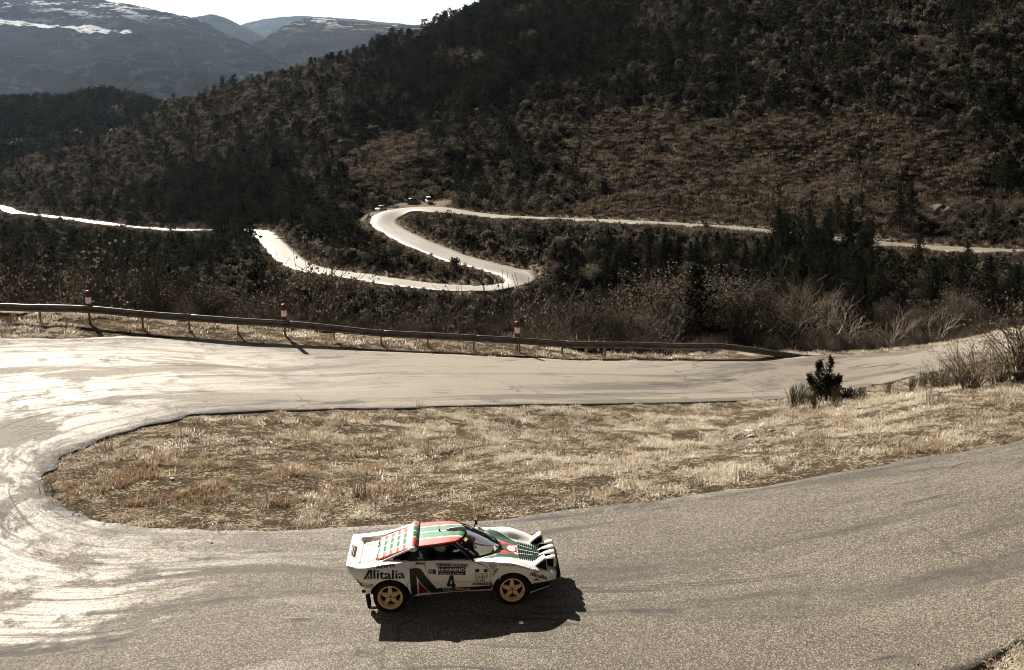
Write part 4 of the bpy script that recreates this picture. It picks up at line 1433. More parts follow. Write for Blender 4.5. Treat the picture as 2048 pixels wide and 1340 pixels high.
# black border of the screen
g = MB()
inA = [tuple(np.array(a) * .93 + np.array(b) * .07 + np.array((0, 0, .004))) for a, b in zip(fullA, fullB)]
g.grid([[tuple(np.array(a) + np.array((.012, 0, .006))) for a in fullA], [tuple(np.array(a) + np.array((.006, 0, .010))) for a in inA]])
inB = [tuple(np.array(b) * .95 + np.array(a) * .05 + np.array((.004, 0, .004))) for a, b in zip(fullA, fullB)]
g.grid([[tuple(np.array(b) + np.array((.003, 0, .003))) for b in fullB], [tuple(np.array(b)) for b in inB]])
g.build('screen_seal', M_MATT, car)
for sgn in (1, -1):
    mm_ = (lambda P: [tuple(p) for p in P]) if sgn == 1 else mir
    A, B = mm_(belt), mm_(roofside)
    # pillars
    pa, pb = Vector(A[-1]), Vector(B[-1])
    g = MB(); g.tube([pa + Vector((.01, 0, -.01)), (pa + pb) / 2 + Vector((.008, sgn * .004, .008)), pb], [.027, .024, .02], 8); g.build('windscreen_pillar', M_MATT, car, True)
    # door glass with its black surround
    k0 = 7
    gl = ruled(A[k0:], B[k0:], 4)
    g = MB(); g.grid(gl); wd = g.build('side_window', M_TINT, car, True)
    g = MB()
    off = Vector((0, sgn * .006, .003))
    lo = [tuple(Vector(p) + off) for p in A[k0 - 1:]]; hi = [tuple(Vector(p) * .93 + Vector(q) * .07 + off) for p, q in zip(A[k0 - 1:], B[k0 - 1:])]
    g.grid([lo, hi])
    lo = [tuple(Vector(p) * .09 + Vector(q) * .91 + off) for p, q in zip(A[k0 - 1:], B[k0 - 1:])]; hi = [tuple(Vector(q) + off) for q in B[k0 - 1:]]
    g.grid([lo, hi])
    for s_ in range(2):
        k = k0 - 1 + s_
        pass
    g.add([tuple(Vector(A[k0 - 1]) + off), tuple(Vector(A[k0 + 1]) + off), tuple(Vector(A[k0]) * .5 + Vector(B[k0]) * .5 + off), tuple(Vector(B[k0 + 2]) + off), tuple(Vector(B[k0 - 1]) + off)], [(0, 1, 2, 3, 4)])
    g.build('window_surround', M_BLACK, car)
    g = MB(); g.grid(ruled(A[:k0 + 1], B[:k0 + 1], 3)); g.build('pillar_panel', M_DGREEN, car)
    # rear quarter pane and the white buttress above it
    T0, T1, T2 = Vector(A[0]), Vector(B[0]), Vector((-1.15, sgn * .635, .915))
    g = MB(); g.add([T0, T1, T2], [(0, 1, 2)]); g.build('quarter_pane', M_TINT, car)
    g = MB()
    d0, d1 = Vector((-.635, sgn * .565, 1.085)), Vector((-1.19, sgn * .645, .905))
    n_ = Vector((0, sgn, .3)).normalized()
    up_ = Vector((.35, 0, 1)).normalized()
    ws_ = .026
    vs = []
    for p_, w_ in ((d0, .045), (d0.lerp(d1, .5), .034), (d1, .02)):
        vs += [p_ - up_ * w_ * .6, p_ + up_ * w_ * .6, p_ + up_ * w_ * .6 - n_ * .05, p_ - up_ * w_ * .6 - n_ * .05]
    fs = []
    for s_ in (0, 4):
        fs += [(s_ + k, s_ + (k + 1) % 4, s_ + 4 + (k + 1) % 4, s_ + 4 + k) for k in range(4)]
    g.add(vs, fs + [(0, 3, 2, 1), (8, 9, 10, 11)]); g.build('buttress', M_WHITE, car)
    # inner side of the engine bay below the louvres
    g = MB(); g.add([(-.64, sgn * .5, 1.03), (-1.22, sgn * .5, .86), (-1.22, sgn * .6, .86), (-.64, sgn * .62, .88)], [(0, 1, 2, 3)]); g.build('bay_side', M_MATT, car)
# roof with its cross-curvature
g = MB()
rs_full = [tuple(p) for p in roofside] + [tuple(p) for p in roofarc[1:]]
G = []
for k in range(25):
    s = -1 + 2 * k / 24
    row = []
    for p_ in rs_full:
        ye = p_[1]
        if ye < 1e-3: ye = 1e-3
        row.append((p_[0], s * ye, p_[2] + (1 - s * s) * .035 * min(1, ye / .35)))
    G.append(row)
g.grid(G)
roof = g.build('roof', M_BANDS, car, True, True)
so = roof.modifiers.new('skin', 'SOLIDIFY'); so.thickness = .02; so.offset = 1
# roof spoiler bar
g = MB()
G = []
for k in range(21):
    s = -1 + 2 * k / 20
    y = s * .60; zc = 1.155 - .05 * abs(s) ** 3 - .03 * s * s
    prof = [(-.565, -.02), (-.60, .028), (-.66, .034), (-.72, .0), (-.70, -.03), (-.62, -.05), (-.565, -.02)]
    G.append([(a, y, zc + c) for a, c in prof])
g.grid(G); o0 = len(g.v)
for e in (0, 20):
    g.add(G[e][:-1], [tuple(range(6)) if e else tuple(range(5, -1, -1))])
g.build('roof_spoiler', M_BANDS, car, True, True).modifiers.new('e', 'EDGE_SPLIT').split_angle = R(50)
g = MB(); g.tube([(-.552, -.55, 1.10), (-.552, -.3, 1.135), (-.552, 0, 1.145), (-.552, .3, 1.135), (-.552, .55, 1.10)], .012, 6); g.build('spoiler_seal', M_MATT, car)
# roof intake: sunken dark duct with a pale lip
g = MB()
vs = []
for a, w_, d in ((-.05, .008, .0), (.0, .035, .0), (.14, .058, .0), (.285, .066, .0)):
    vs.append([(a, -w_, 1.165 - .06 * max(a, 0) ** 1.2 + d), (a, w_, 1.165 - .06 * max(a, 0) ** 1.2 + d)])
g.grid(vs); g.build('roof_duct', M_MATT, car)
g = MB(); g.tube([(-.05, 0, 1.160), (.02, .05, 1.160), (.14, .075, 1.158), (.285, .085, 1.148)], [.004, .012, .014, .016], 6); g.build('duct_lip', M_WHITE, car, True)
g = MB(); g.lathe([(.018, 0), (.018, .02), (.008, .03), (.003, .035), (.002, .16), (.0, .16)], 8, c=(-.17, 0, 1.15)); g.build('roof_aerial', M_BLACK, car)
# engine-cover louvres
for k in range(5):
    x0 = -.665 - .122 * k; z0 = 1.062 - .040 * k
    g = MB(); G = []
    for q in range(13):
        s = -1 + q / 6
        y = s * (.52 - .004 * k)
        cz_ = .018 * (1 - s * s)
        G.append([(x0, y, z0 + cz_ - .012), (x0 - .03, y, z0 + cz_), (x0 - .135, y, z0 + cz_ - .032), (x0 - .14, y, z0 + cz_ - .052)])
    g.grid(G)
    o = g.build('engine_louvre', M_BANDS, car, True, True); o.modifiers.new('s', 'SOLIDIFY').thickness = .012
g = MB(); g.add([(-.62, -.5, .96), (-1.28, -.5, .84), (-1.28, .5, .84), (-.62, .5, .96)], [(0, 1, 2, 3)]); g.build('engine_bay', M_MATT, car)

# ---- cockpit
g = MB(); g.box((.10, 0, .42), (1.2, 1.30, .06)); g.box((-.50, 0, .72), (.05, 1.30, .50)); g.build('cabin_floor', M_DARK, car)
g = MB()
g.grid([[(.45, -.62, .80), (.60, -.50, .80), (.74, -.30, .77), (.80, 0, .75), (.74, .30, .77), (.60, .50, .80), (.45, .62, .80)],
        [(.36, -.62, .78), (.42, -.5, .79), (.44, -.3, .78), (.44, 0, .77), (.44, .3, .78), (.42, .5, .79), (.36, .62, .78)],
        [(.36, -.62, .48), (.42, -.5, .48), (.44, -.3, .48), (.44, 0, .48), (.44, .3, .48), (.42, .5, .48), (.36, .62, .48)]])
g.build('dashboard', simple('dash_felt', (.16, .145, .125), .9), car, True)
for y in (-.34, .34):
    g = MB(); g.box((-.10, y, .50), (.5, .44, .12)); g.box((-.36, y, .74), (.10, .44, .52), rot=Matrix.Rotation(R(-16), 3, 'Y')); g.box((-.42, y, .99), (.08, .26, .14), rot=Matrix.Rotation(R(-16), 3, 'Y'))
    o = g.build('seat', M_SUIT, car); o.modifiers.new('b', 'BEVEL').width = .03
g = MB(); g.lathe([(.17, -.012), (.182, 0), (.17, .012), (.158, 0)], 24, axis='x', c=(0, 0, 0), closed=True)
g.tube([(0, -.16, 0), (0, .16, 0)], .012, 5); g.tube([(0, 0, 0), (.14, 0, -.05)], .02, 6)
o = g.build('steering_wheel', M_BLACK, car, True); o.location = (.26, .34, .83); o.rotation_euler = (0, R(22), 0)
for sgn in (1, -1):
    g = MB(); g.tube([(-.46, sgn * .56, .5), (-.46, sgn * .5, 1.03), (-.3, sgn * .49, 1.07), (.08, sgn * .44, 1.065), (.40, sgn * .64, .84)], .018, 6); g.build('roll_bar', M_GREYP, car, True)

# ---- wheels
def wheel(x, y, side, wid):
    root = MB()
    w = empty('wheel', (x, y, .305)); w.parent = car
    g = MB()
    h = wid / 2
    g.lathe([(.215, -h * .92), (.25, -h), (.285, -h * .96), (.301, -h * .82), (.306, -h * .5), (.306, h * .5), (.301, h * .82), (.285, h * .96), (.25, h), (.215, h * .92)], 40, axis='y')
    g.build('tyre', M_RUBBER, w, True)
    g = MB()
    o_ = side * h
    pr = [(.218, o_ * .90), (.222, o_ * 1.0), (.208, o_ * 1.02), (.196, o_ * .92), (.188, o_ * .45), (.178, o_ * .40), (.178, -o_ * .8), (.21, -o_ * .9)]
    g.lathe(pr, 40, axis='y')
    # five broad spokes with a groove along each, and a hub
    for k in range(5):
        a = math.pi / 2 + k * 2 * math.pi / 5
        ca, sa = math.cos(a), math.sin(a)

        def P(r_, t, d):
            return (ca * r_ - sa * t, o_ * .42 + side * d, sa * r_ + ca * t)
        ys_ = [(.045, .046, .030), (.10, .038, .030), (.15, .030, .014), (.192, .034, .0)]
        top = [[P(r_, -w_, d - .012), P(r_, -w_ * .55, d), P(r_, -w_ * .2, d - .004), P(r_, w_ * .2, d - .004), P(r_, w_ * .55, d), P(r_, w_, d - .012)] for r_, w_, d in ys_]
        g.grid(top)
        for e in (0, 5):
            g.grid([[r_[e] for r_ in top], [tuple(np.array(r_[e]) - np.array((0, side * .03, 0))) for r_ in top]])
    g.lathe([(.0, o_ * .42 + side * .03), (.05, o_ * .42 + side * .03), (.062, o_ * .42 + side * .014), (.064, o_ * .2)], 20, axis='y')
    g.build('rim', M_GOLD, w, True).modifiers.new('e', 'EDGE_SPLIT').split_angle = R(35)
    g = MB()
    g.lathe([(0, side * .006), (.022, side * .005), (.022, -side * .01)], 12, axis='y', c=(0, o_ * .42 + side * .03, 0))
    for k in range(5):
        a = -math.pi / 2 + (k + 0) * 2 * math.pi / 5
        g.lathe([(0, side * .009), (.010, side * .009), (.010, -side * .01)], 8, axis='y', c=(math.cos(a) * .052, o_ * .42 + side * .028, math.sin(a) * .052))
    g.build('wheel_nuts', M_BLACK, w)
    g = MB(); g.lathe([(.0, 0), (.176, 0)], 28, axis='y', c=(0, o_ * .05, 0)); g.build('brake_disc', M_RUBBER, w)
    return w


for x, wid, yy in ((-1.075, .27, .735), (1.085, .22, .755)):
    for side in (-1, 1):
        wheel(x, side * yy, side, wid)

# ---- nose: four lamps in pods, two pop-up headlamps, bonnet slots
for k, y in enumerate((-.345, -.115, .115, .345)):
    root = empty('driving_lamp', (1.80, y, .575)); root.parent = car
    root.rotation_euler = (0, R(4), 0)
    g = MB(); G = []
    N = 20
    for a, r_ in ((-.15, .015), (-.11, .050), (-.05, .082), (.02, .102), (.07, .106)):
        G.append([(a, r_ * math.cos(2 * math.pi * q / N), r_ * math.sin(2 * math.pi * q / N) + .02 * (a + .15)) for q in range(N + 1)])
    g.grid(G); g.build('lamp_bowl', M_MATT, root, True, True)
    g = MB(); G = []
    for a, r_ in ((-.20, .0), (-.15, .035), (-.10, .065), (-.04, .090), (.02, .108), (.06, .112)):
        ee = .55 + .30 * (a + .2) / .26
        G.append([(a, (r_ + .004) * math.cos(t), (r_ + .004) * math.sin(t) + .004) for t in [math.pi / 2 - ee + 2 * ee * q / 8 for q in range(9)]])
    g.grid(G); g.build('lamp_cowl', M_WHITE, root, True, True)
    g = MB(); g.lathe([(.108, .06), (.116, .07), (.116, .09), (.095, .105), (.06, .118), (.0, .122)], 24, axis='x'); g.build('lamp_cover', M_WHITE, root, True, True)
g = MB(); g.box((1.79, 0, .44), (.14, .98, .05)); g.build('lamp_bar', M_BLACK, car)
for sgn in (-1, 1):
    root = empty('headlamp', (1.60, sgn * .535, .565)); root.parent = car
    wd_ = .105
    g = MB()
    # lid hinged at the back, raised at the front
    L = [(-.13, .035), (-.05, .095), (.03, .155), (.085, .185), (.115, .175)]
    g.grid([[(a, -wd_ * s, z + .012 * (1 - s * s)) for a, z in L] for s in (-1, -.5, 0, .5, 1)])
    o = g.build('lamp_lid', M_WHITE, root, True, True); o.modifiers.new('s', 'SOLIDIFY').thickness = .012
    g = MB()
    S = [(-.13, .02), (-.05, .085), (.03, .145), (.085, .172), (.118, .155), (.125, -.06), (.0, -.04)]
    n_ = len(S)
    g.add([(a, -wd_ * .97, z) for a, z in S] + [(a, wd_ * .97, z) for a, z in S], [tuple(range(n_))[::-1], tuple(range(n_, 2 * n_))] + [(k, (k + 1) % n_, n_ + (k + 1) % n_, n_ + k) for k in range(n_)])
    g.build('lamp_box', M_MATT, root)
    g = MB(); g.lathe([(0, .014), (.05, .012), (.074, .002), (.078, -.012)], 20, axis='x', c=(.125, 0, .07)); g.build('lens', M_STEEL, root, True)
    g = MB(); g.lathe([(0, .0), (.035, .004), (.04, -.006)], 14, axis='y', c=(1.50, sgn * .0, 0)) if False else None

# mirror on the far door, wiper, fuel cap dish, mud flaps, tail pipe
g = MB()
for sgn in (1,):
    g.box((.50, sgn * .80, .965), (.055, .16, .095)); g.tube([(.46, sgn * .72, .88), (.48, sgn * .76, .93)], .014, 6)
o = g.build('door_mirror', M_BLACK, car); o.modifiers.new('b', 'BEVEL').width = .02
g = MB(); g.tube([(.955, -.02, .785), (.93, -.05, .80), (.60, -.22, .90), (.47, -.245, .955)], [.010, .009, .006, .005], 5); g.tube([(.62, -.20, .905), (.36, -.28, 1.01)], .006, 4); g.build('wiper', M_MATT, car)
for sgn in (-1, 1):
    g = MB(); g.box((-1.475, sgn * .72, .235), (.055, .17, .27), rot=Matrix.Rotation(R(-5), 3, 'Y')); g.build('mud_flap', M_RUBBER, car)
g = MB(); g.tube([(-1.3, -.35, .22), (-1.62, -.35, .22)], .035, 10); g.tube([(-1.3, .35, .22), (-1.62, .35, .22)], .035, 10); g.build('exhaust', M_DARK, car)
g = MB(); g.box((-1.44, 0, .36), (.16, 1.3, .12)); g.build('rear_crossbar', M_RUBBER, car)
g = MB(); g.box((.735, -.842, .435), (.05, .012, .12)); g.build('wing_vent', M_BLACK, car)

# ------------------------------------------------------------------ lettering and bands laid on the body
bpy.context.view_layer.update()


def tree_of(names):
    vs, fs = [], []
    for ch in car.children:
        if ch.type == 'MESH' and ch.name.split('.')[0] in names:
            o = len(vs)
            mw = ch.matrix_local
            vs += [mw @ v.co for v in ch.data.vertices]
            fs += [tuple(i + o for i in p.vertices) for p in ch.data.polygons]
    return BVHTree.FromPolygons(vs, fs)


BVH_SIDE = tree_of({'body', 'side_window', 'window_surround', 'pillar_panel', 'quarter_pane', 'buttress'})
BVH_TOP = tree_of({'body', 'roof', 'engine_louvre', 'windscreen'})
BVH_ALL = tree_of({'body', 'roof', 'engine_louvre', 'windscreen', 'side_window', 'window_surround', 'pillar_panel', 'quarter_pane', 'buttress', 'roof_spoiler'})


def lay(bm, name, mat, axis, parent=None, lift=.004, tree=None, cut=.05):
    """press a flat bmesh (x, second coordinate) onto the car along y ('side') or z ('top')"""
    tree = tree or (BVH_TOP if axis == 'top' else BVH_SIDE)
    bmesh.ops.triangulate(bm, faces=bm.faces)
    for it in range(4):
        es = [e for e in bm.edges if e.calc_length() > cut]
        if not es: break
        bmesh.ops.subdivide_edges(bm, edges=es, cuts=1, use_grid_fill=False)
        bmesh.ops.triangulate(bm, faces=[f for f in bm.faces if len(f.verts) > 3])
    for v in bm.verts:
        a, b2 = v.co.x, v.co.y
        if axis == 'slant':                       # from the side and a little above, for the leaning upper flank
            zr = b2 + 2.17 * .466
            hit = tree.ray_cast(Vector((a, -3, zr)), Vector((0, 1, -.466)).normalized())
            if hit[0] is None: hit = tree.find_nearest(Vector((a, -.83, b2)))
            n = hit[1] if hit[1].y < 0 else -hit[1]
        elif axis == 'side':
            hit = tree.ray_cast(Vector((a, -3, b2)), Vector((0, 1, 0)))
            if hit[0] is None: hit = tree.find_nearest(Vector((a, -.85, b2)))
            n = hit[1] if hit[1].y < 0 else -hit[1]
        else:
            hit = tree.ray_cast(Vector((a, b2, 3)), Vector((0, 0, -1)))
            if hit[0] is None: hit = tree.find_nearest(Vector((a, b2, .8)))
            n = hit[1] if hit[1].z > 0 else -hit[1]
        v.co = hit[0] + n * lift
    me = bpy.data.meshes.new(name); bm.to_mesh(me); bm.free()
    me.materials.append(mat)
    return link(name, me, parent or car)


def poly(name, mat, axis, *loops, lift=.004):
    bm = bmesh.new()
    for lp in loops:
        vs = [bm.verts.new((a, b2, 0)) for a, b2 in lp]
        bm.faces.new(vs)
    return lay(bm, name, mat, axis, lift=lift)


def line(name, mat, axis, pts, wd_=.006, lift=.005):
    P = catmull(np.array([(a, b2, 0) for a, b2 in pts]), max(8, len(pts) * 6))
    t = np.gradient(P[:, :2], axis=0); t /= np.linalg.norm(t, axis=1)[:, None] + 1e-9
    n = np.stack([-t[:, 1], t[:, 0]], 1) * wd_ / 2
    bm = bmesh.new()
    A = [bm.verts.new((*(p[:2] + q), 0)) for p, q in zip(P, n)]; B = [bm.verts.new((*(p[:2] - q), 0)) for p, q in zip(P, n)]
    for i in range(len(A) - 1):
        bm.faces.new((A[i], A[i + 1], B[i + 1], B[i]))
    return lay(bm, name, mat, axis, lift=lift)


def text_mesh(txt, bold=.0, spacing=1.0):
    c = bpy.data.curves.new('t', 'FONT'); c.body = txt; c.resolution_u = 3; c.offset = bold; c.space_character = spacing
    o = bpy.data.objects.new('t', c); COL.objects.link(o)
    me = bpy.data.meshes.new_from_object(o)
    bpy.data.objects.remove(o); bpy.data.curves.remove(c)
    return me


def words(txt, mat, axis, quad, bold=.0, lift=.006, name='lettering', spacing=1.0, fat=.0):
    """quad: top-left, top-right, bottom-right, bottom-left in (x, z) or (x, y)"""
    me = text_mesh(txt, bold, spacing)
    co = np.array([v.co[:] for v in me.vertices])
    mn, mx = co.min(0), co.max(0)
    uv = (co - mn) / np.maximum(mx - mn, 1e-6)
    if fat:                                       # heavier strokes: the same word twice more, a little aside
        n0 = len(me.vertices)
        bm = bmesh.new(); bm.from_mesh(me)
        fs = list(bm.faces)
        for s_ in (-1, 1):
            d_ = bmesh.ops.duplicate(bm, geom=fs + list({v for f in fs for v in f.verts}))
        bm.verts.ensure_lookup_table()
        bm.to_mesh(me); bm.free()
        co = np.array([v.co[:] for v in me.vertices])
        k_ = len(co) // n0
        sh_ = np.repeat(np.array([0, -1, 1])[:k_], n0)
        uv = (co - mn) / np.maximum(mx - mn, 1e-6)
        uv[:, 0] = fat + uv[:, 0] * (1 - 2 * fat) + sh_ * fat
    TL, TR, BR, BL = [np.array(q, float) for q in quad]
    for v, (u_, v_, _) in zip(me.vertices, uv):
        p_ = (BL * (1 - u_) + BR * u_) * (1 - v_) + (TL * (1 - u_) + TR * u_) * v_
        v.co = (p_[0], p_[1], 0)
    bm = bmesh.new(); bm.from_mesh(me); bpy.data.meshes.remove(me)
    return lay(bm, name, mat, axis, lift=lift, cut=.06)


def ring(cx_, cz_, rx_, rz_, n=20, a0=0, a1=2 * math.pi):
    return [(cx_ + rx_ * math.cos(a0 + (a1 - a0) * k / n), cz_ + rz_ * math.sin(a0 + (a1 - a0) * k / n)) for k in range(n)]


def oval(name, mat, axis, c, rx_, rz_, wd_, lift=.006):
    bm = bmesh.new(); n = 24
    A = [bm.verts.new((*q, 0)) for q in ring(c[0], c[1], rx_, rz_, n)]; B = [bm.verts.new((*q, 0)) for q in ring(c[0], c[1], rx_ - wd_, rz_ - wd_, n)]
    for k in range(n):
        bm.faces.new((A[k], A[(k + 1) % n], B[(k + 1) % n], B[k]))
    return lay(bm, name, mat, axis, lift=lift)
# near flank
poly('stripe', M_DGREEN, 'side', [(-.704, .812), (-.60, .815), (-.534, .806), (-.505, .79), (-.475, .755), (-.40, .63), (-.30, .47), (-.183, .312), (-.354, .318), (-.44, .43), (-.53, .56), (-.588, .69), (-.590, .325), (-.695, .272), (-.702, .45), (-.705, .64)])
poly('stripe', M_DRED, 'side', [(-.562, .59), (-.50, .495), (-.377, .330), (-.568, .330)])
poly('letter_a', M_BLACK, 'side', [(-1.42, .838), (-1.353, .836), (-1.359, .692), (-1.396, .690), (-1.392, .80), (-1.475, .686), (-1.522, .684)])
poly('letter_a', M_DRED, 'side', [(-1.405, .772), (-1.409, .693), (-1.458, .689)])
words('litalia', M_BLACK, 'side', [(-1.335, .838), (-.785, .806), (-.79, .664), (-1.341, .694)], .010, fat=.008)
words('REIMS', M_BLACK, 'slant', [(-1.28, .912), (-.955, .920), (-.955, .862), (-1.287, .850)], .0, fat=.014, lift=.010)
words('S.MUNARI-P.SODANO', M_BLACK, 'slant', [(-.233, .891), (.329, .842), (.323, .783), (-.238, .831)], .0, fat=.006)
poly('event_plate', M_BLACK, 'side', [(-.199, .808), (.283, .772), (.272, .632), (-.206, .674)])
words('LE CASINO', M_PLAINW, 'side', [(-.182, .792), (.264, .760), (.259, .700), (-.187, .734)], .0, .010, fat=.003)
line('plate_rule', M_PLAINW, 'side', [(-.199, .764), (.0, .750), (.275, .728)], .006, .009)
words('MONTE-CARLO', M_PLAINW, 'side', [(-.165, .708), (.234, .675), (.230, .645), (-.167, .678)], .0, .010, spacing=1.25)
poly('start_number', M_BLACK, 'side', [(.0, .650), (.058, .645), (.072, .470), (.090, .468), (.086, .418), (.073, .420), (.069, .370), (.022, .374), (.024, .424), (-.066, .432), (-.066, .478)])
poly('start_number', M_PLAINW, 'side', [(.022, .560), (.026, .478), (-.012, .482)], lift=.008)
poly('sticker', M_BLACK, 'side', [(-.376, .772), (-.366, .778), (-.248, .768), (-.241, .760), (-.244, .694), (-.252, .688), (-.366, .698), (-.374, .705)])
poly('sticker', M_GREYP, 'side', [(-.366, .764), (-.296, .758), (-.298, .698), (-.368, .706)], lift=.008)
words('LEDU', M_BLACK, 'side', [(-.358, .748), (-.300, .743), (-.302, .712), (-.360, .717)], .01, .011)
poly('sticker', M_YELLOW, 'slant', [(-.593, .933), (-.423, .922), (-.427, .872), (-.591, .882)])
words('Britax', M_BLACK, 'slant', [(-.585, .926), (-.430, .915), (-.433, .878), (-.586, .888)], .01, .008, fat=.01)
# sill band with sponsor names
poly('sill_band', M_BLACK, 'side', [(-.245, .412), (.07, .398), (.43, .393), (.72, .405), (.715, .322), (.43, .316), (.07, .312), (-.18, .316)])
words('MAGNETI', M_GREYP, 'side', [(-.165, .402), (.060, .392), (.058, .356), (-.150, .364)], .0, .008, fat=.008)
words('MARELLI', M_GREYP, 'side', [(-.145, .358), (.060, .350), (.057, .318), (-.130, .324)], .0, .008, fat=.008)
words('PIRELLI', M_YELLOW, 'side', [(.085, .388), (.340, .378), (.338, .328), (.083, .334)], .012, .008)
words('GRUPPO', M_DRED, 'side', [(.375, .392), (.60, .392), (.605, .36), (.380, .36)], .012, .008)
words('CORSE', M_DRED, 'side', [(.43, .354), (.66, .358), (.668, .324), (.44, .322)], .012, .008)
line('body_seam', M_GREYP, 'side', [(-.330, .549), (.05, .524), (.43, .503), (.70, .492)], .005)
# tricolour squares, outlined letters
poly('flag_square', M_DGREEN, 'side', [(.451, .736), (.520, .733), (.516, .672), (.447, .674)])
poly('flag_square', M_DRED, 'side', [(.599, .730), (.668, .728), (.664, .667), (.595, .670)])


def outline(name, mat, axis, pts, wd_=.007, lift=.006):
    bm = bmesh.new()
    n = len(pts)
    for k in range(n):
        a, b2 = np.array(pts[k]), np.array(pts[(k + 1) % n])
        d = (b2 - a) / np.linalg.norm(b2 - a); nn = np.array([-d[1], d[0]]) * wd_ / 2; e = d * wd_ / 2
        vs = [bm.verts.new((*q, 0)) for q in (a + nn - e, a - nn - e, b2 - nn + e, b2 + nn + e)]
        bm.faces.new(vs)
    return lay(bm, name, mat, axis, lift=lift)


def quadmap(Q, pts):
    TL, TR, BR, BL = [np.array(q) for q in Q]
    return [tuple((BL * (1 - u_) + BR * u_) * (1 - v_) + (TL * (1 - u_) + TR * u_) * v_) for u_, v_ in pts]


QH = [(.449, .649), (.660, .641), (.653, .512), (.443, .521)]
outline('letter_h', M_BLACK, 'side', quadmap(QH, [(0, 0), (0, 1), (.2, 1), (.2, .65), (.38, .65), (.38, 1), (.56, 1), (.56, 0), (.38, 0), (.38, .38), (.2, .38), (.2, 0)]))
outline('letter_f', M_BLACK, 'side', quadmap(QH, [(.60, 0), (.60, 1), (1, 1), (1, .74), (.78, .74), (.78, .62), (.98, .62), (.98, .38), (.78, .38), (.78, 0)]))
line('sprint_mark', M_DRED, 'side', quadmap(QH, [(.05, .52), (.2, .5), (.4, .54), (.6, .5), (.8, .56)]), .012, .008)
poly('sticker', M_DRED, 'side', [(.404, .481), (.697, .466), (.669, .414), (.372, .430)])
poly('sticker', M_GREYP, 'side', [(.412, .474), (.684, .460), (.664, .420), (.386, .436)], lift=.007)
words('CAMINOLA', M_DRED, 'side', [(.425, .468), (.660, .456), (.648, .425), (.405, .438)], .0, .010, fat=.008)
# shut lines
line('door_gap', M_BLACK, 'side', [(-.426, .891), (-.423, .79), (-.390, .681), (-.339, .549), (-.25, .40), (-.157, .307)])
line('door_gap', M_BLACK, 'side', [(.402, .854), (.53, .815), (.653, .762), (.701, .675), (.72, .532), (.688, .393)], .009)
line('wing_gap', M_BLACK, 'side', [(-.581, .905), (-.605, .84), (-.625, .79)])
line('wing_gap', M_BLACK, 'side', [(-.705, .645), (-.73, .589), (-.80, .45)], .005)
line('filler_flap', M_GREYP, 'side', [(-.85, .891), (-.82, .86), (-.774, .833), (-.72, .822), (-.683, .824), (-.65, .845), (-.636, .86), (-.632, .892)])
# rear quarter stickers
poly('sticker', M_BLUE, 'side', [(-1.665, .655), (-1.60, .628), (-1.585, .52), (-1.60, .505), (-1.635, .54)])
words('PHILIPS', M_GREYP, 'side', [(-1.66, .612), (-1.60, .598), (-1.597, .560), (-1.645, .575)], .01, .008)
poly('sticker', M_BLACK, 'side', ring(-1.578, .563, .036, .055))
poly('sticker', M_YELLOW, 'side', ring(-1.535, .562, .046, .062))
words('agip', M_BLACK, 'side', [(-1.562, .578), (-1.508, .582), (-1.508, .548), (-1.562, .544)], .02, .008)
outline('sticker', M_DRED, 'side', [(-1.479, .600), (-1.362, .588), (-1.377, .523), (-1.481, .528)], .010)
words('CHAMPION', M_BLACK, 'side', [(-1.472, .576), (-1.372, .568), (-1.380, .542), (-1.474, .548)], .0, fat=.008)
words('Carello', M_BLACK, 'side', [(-1.69, .672), (-1.60, .668), (-1.605, .645), (-1.685, .648)], .01)
# front wing
oval('oval_badge', M_DRED, 'side', (.767, .778), .071, .032, .006)
words('Esso', M_DRED, 'side', [(.722, .795), (.812, .793), (.811, .763), (.721, .765)], .012)
words('TOUR DE', M_BLACK, 'slant', [(.879, .797), (1.15, .772), (1.148, .736), (.880, .757)], .0, spacing=1.1)
words('CORSE', M_BLACK, 'slant', [(1.185, .764), (1.428, .692), (1.421, .653), (1.180, .725)], .0, spacing=1.1)
outline('sticker', M_BLACK, 'side', [(.706, .736), (.865, .733), (.770, .580)], .005)
line('sticker', M_BLACK, 'side', [(.755, .615), (.79, .665), (.835, .72)], .016)
words('TEKSID', M_BLACK, 'side', [(.735, .712), (.835, .710), (.825, .688), (.745, .690)], .0, fat=.015)
oval('oval_badge', M_DRED, 'slant', (1.527, .622), .066, .033, .006)
words('Esso', M_DRED, 'slant', [(1.487, .645), (1.570, .628), (1.566, .598), (1.482, .616)], .01)
poly('letter_a', M_BLACK, 'slant', [(1.440, .603), (1.474, .600), (1.464, .530), (1.446, .535), (1.444, .578), (1.412, .546), (1.393, .550)])
words('litalia', M_BLACK, 'slant', [(1.480, .598), (1.723, .527), (1.712, .446), (1.470, .528)], .01, fat=.012)
poly('side_marker', M_ORANGE, 'slant', ring(1.520, .464, .045, .016))
# pillar badge
words('BERTONE', M_PLAINW, 'side', [(-.559, .949), (-.453, .946), (-.454, .930), (-.559, .933)], .02, .008)
line('pillar_badge', M_PLAINW, 'side', [(-.530, 1.02), (-.512, 1.015), (-.512, .98), (-.515, .962), (-.495, .957), (-.478, .966), (-.478, .985), (-.492, .993), (-.508, .985)], .012, .008)

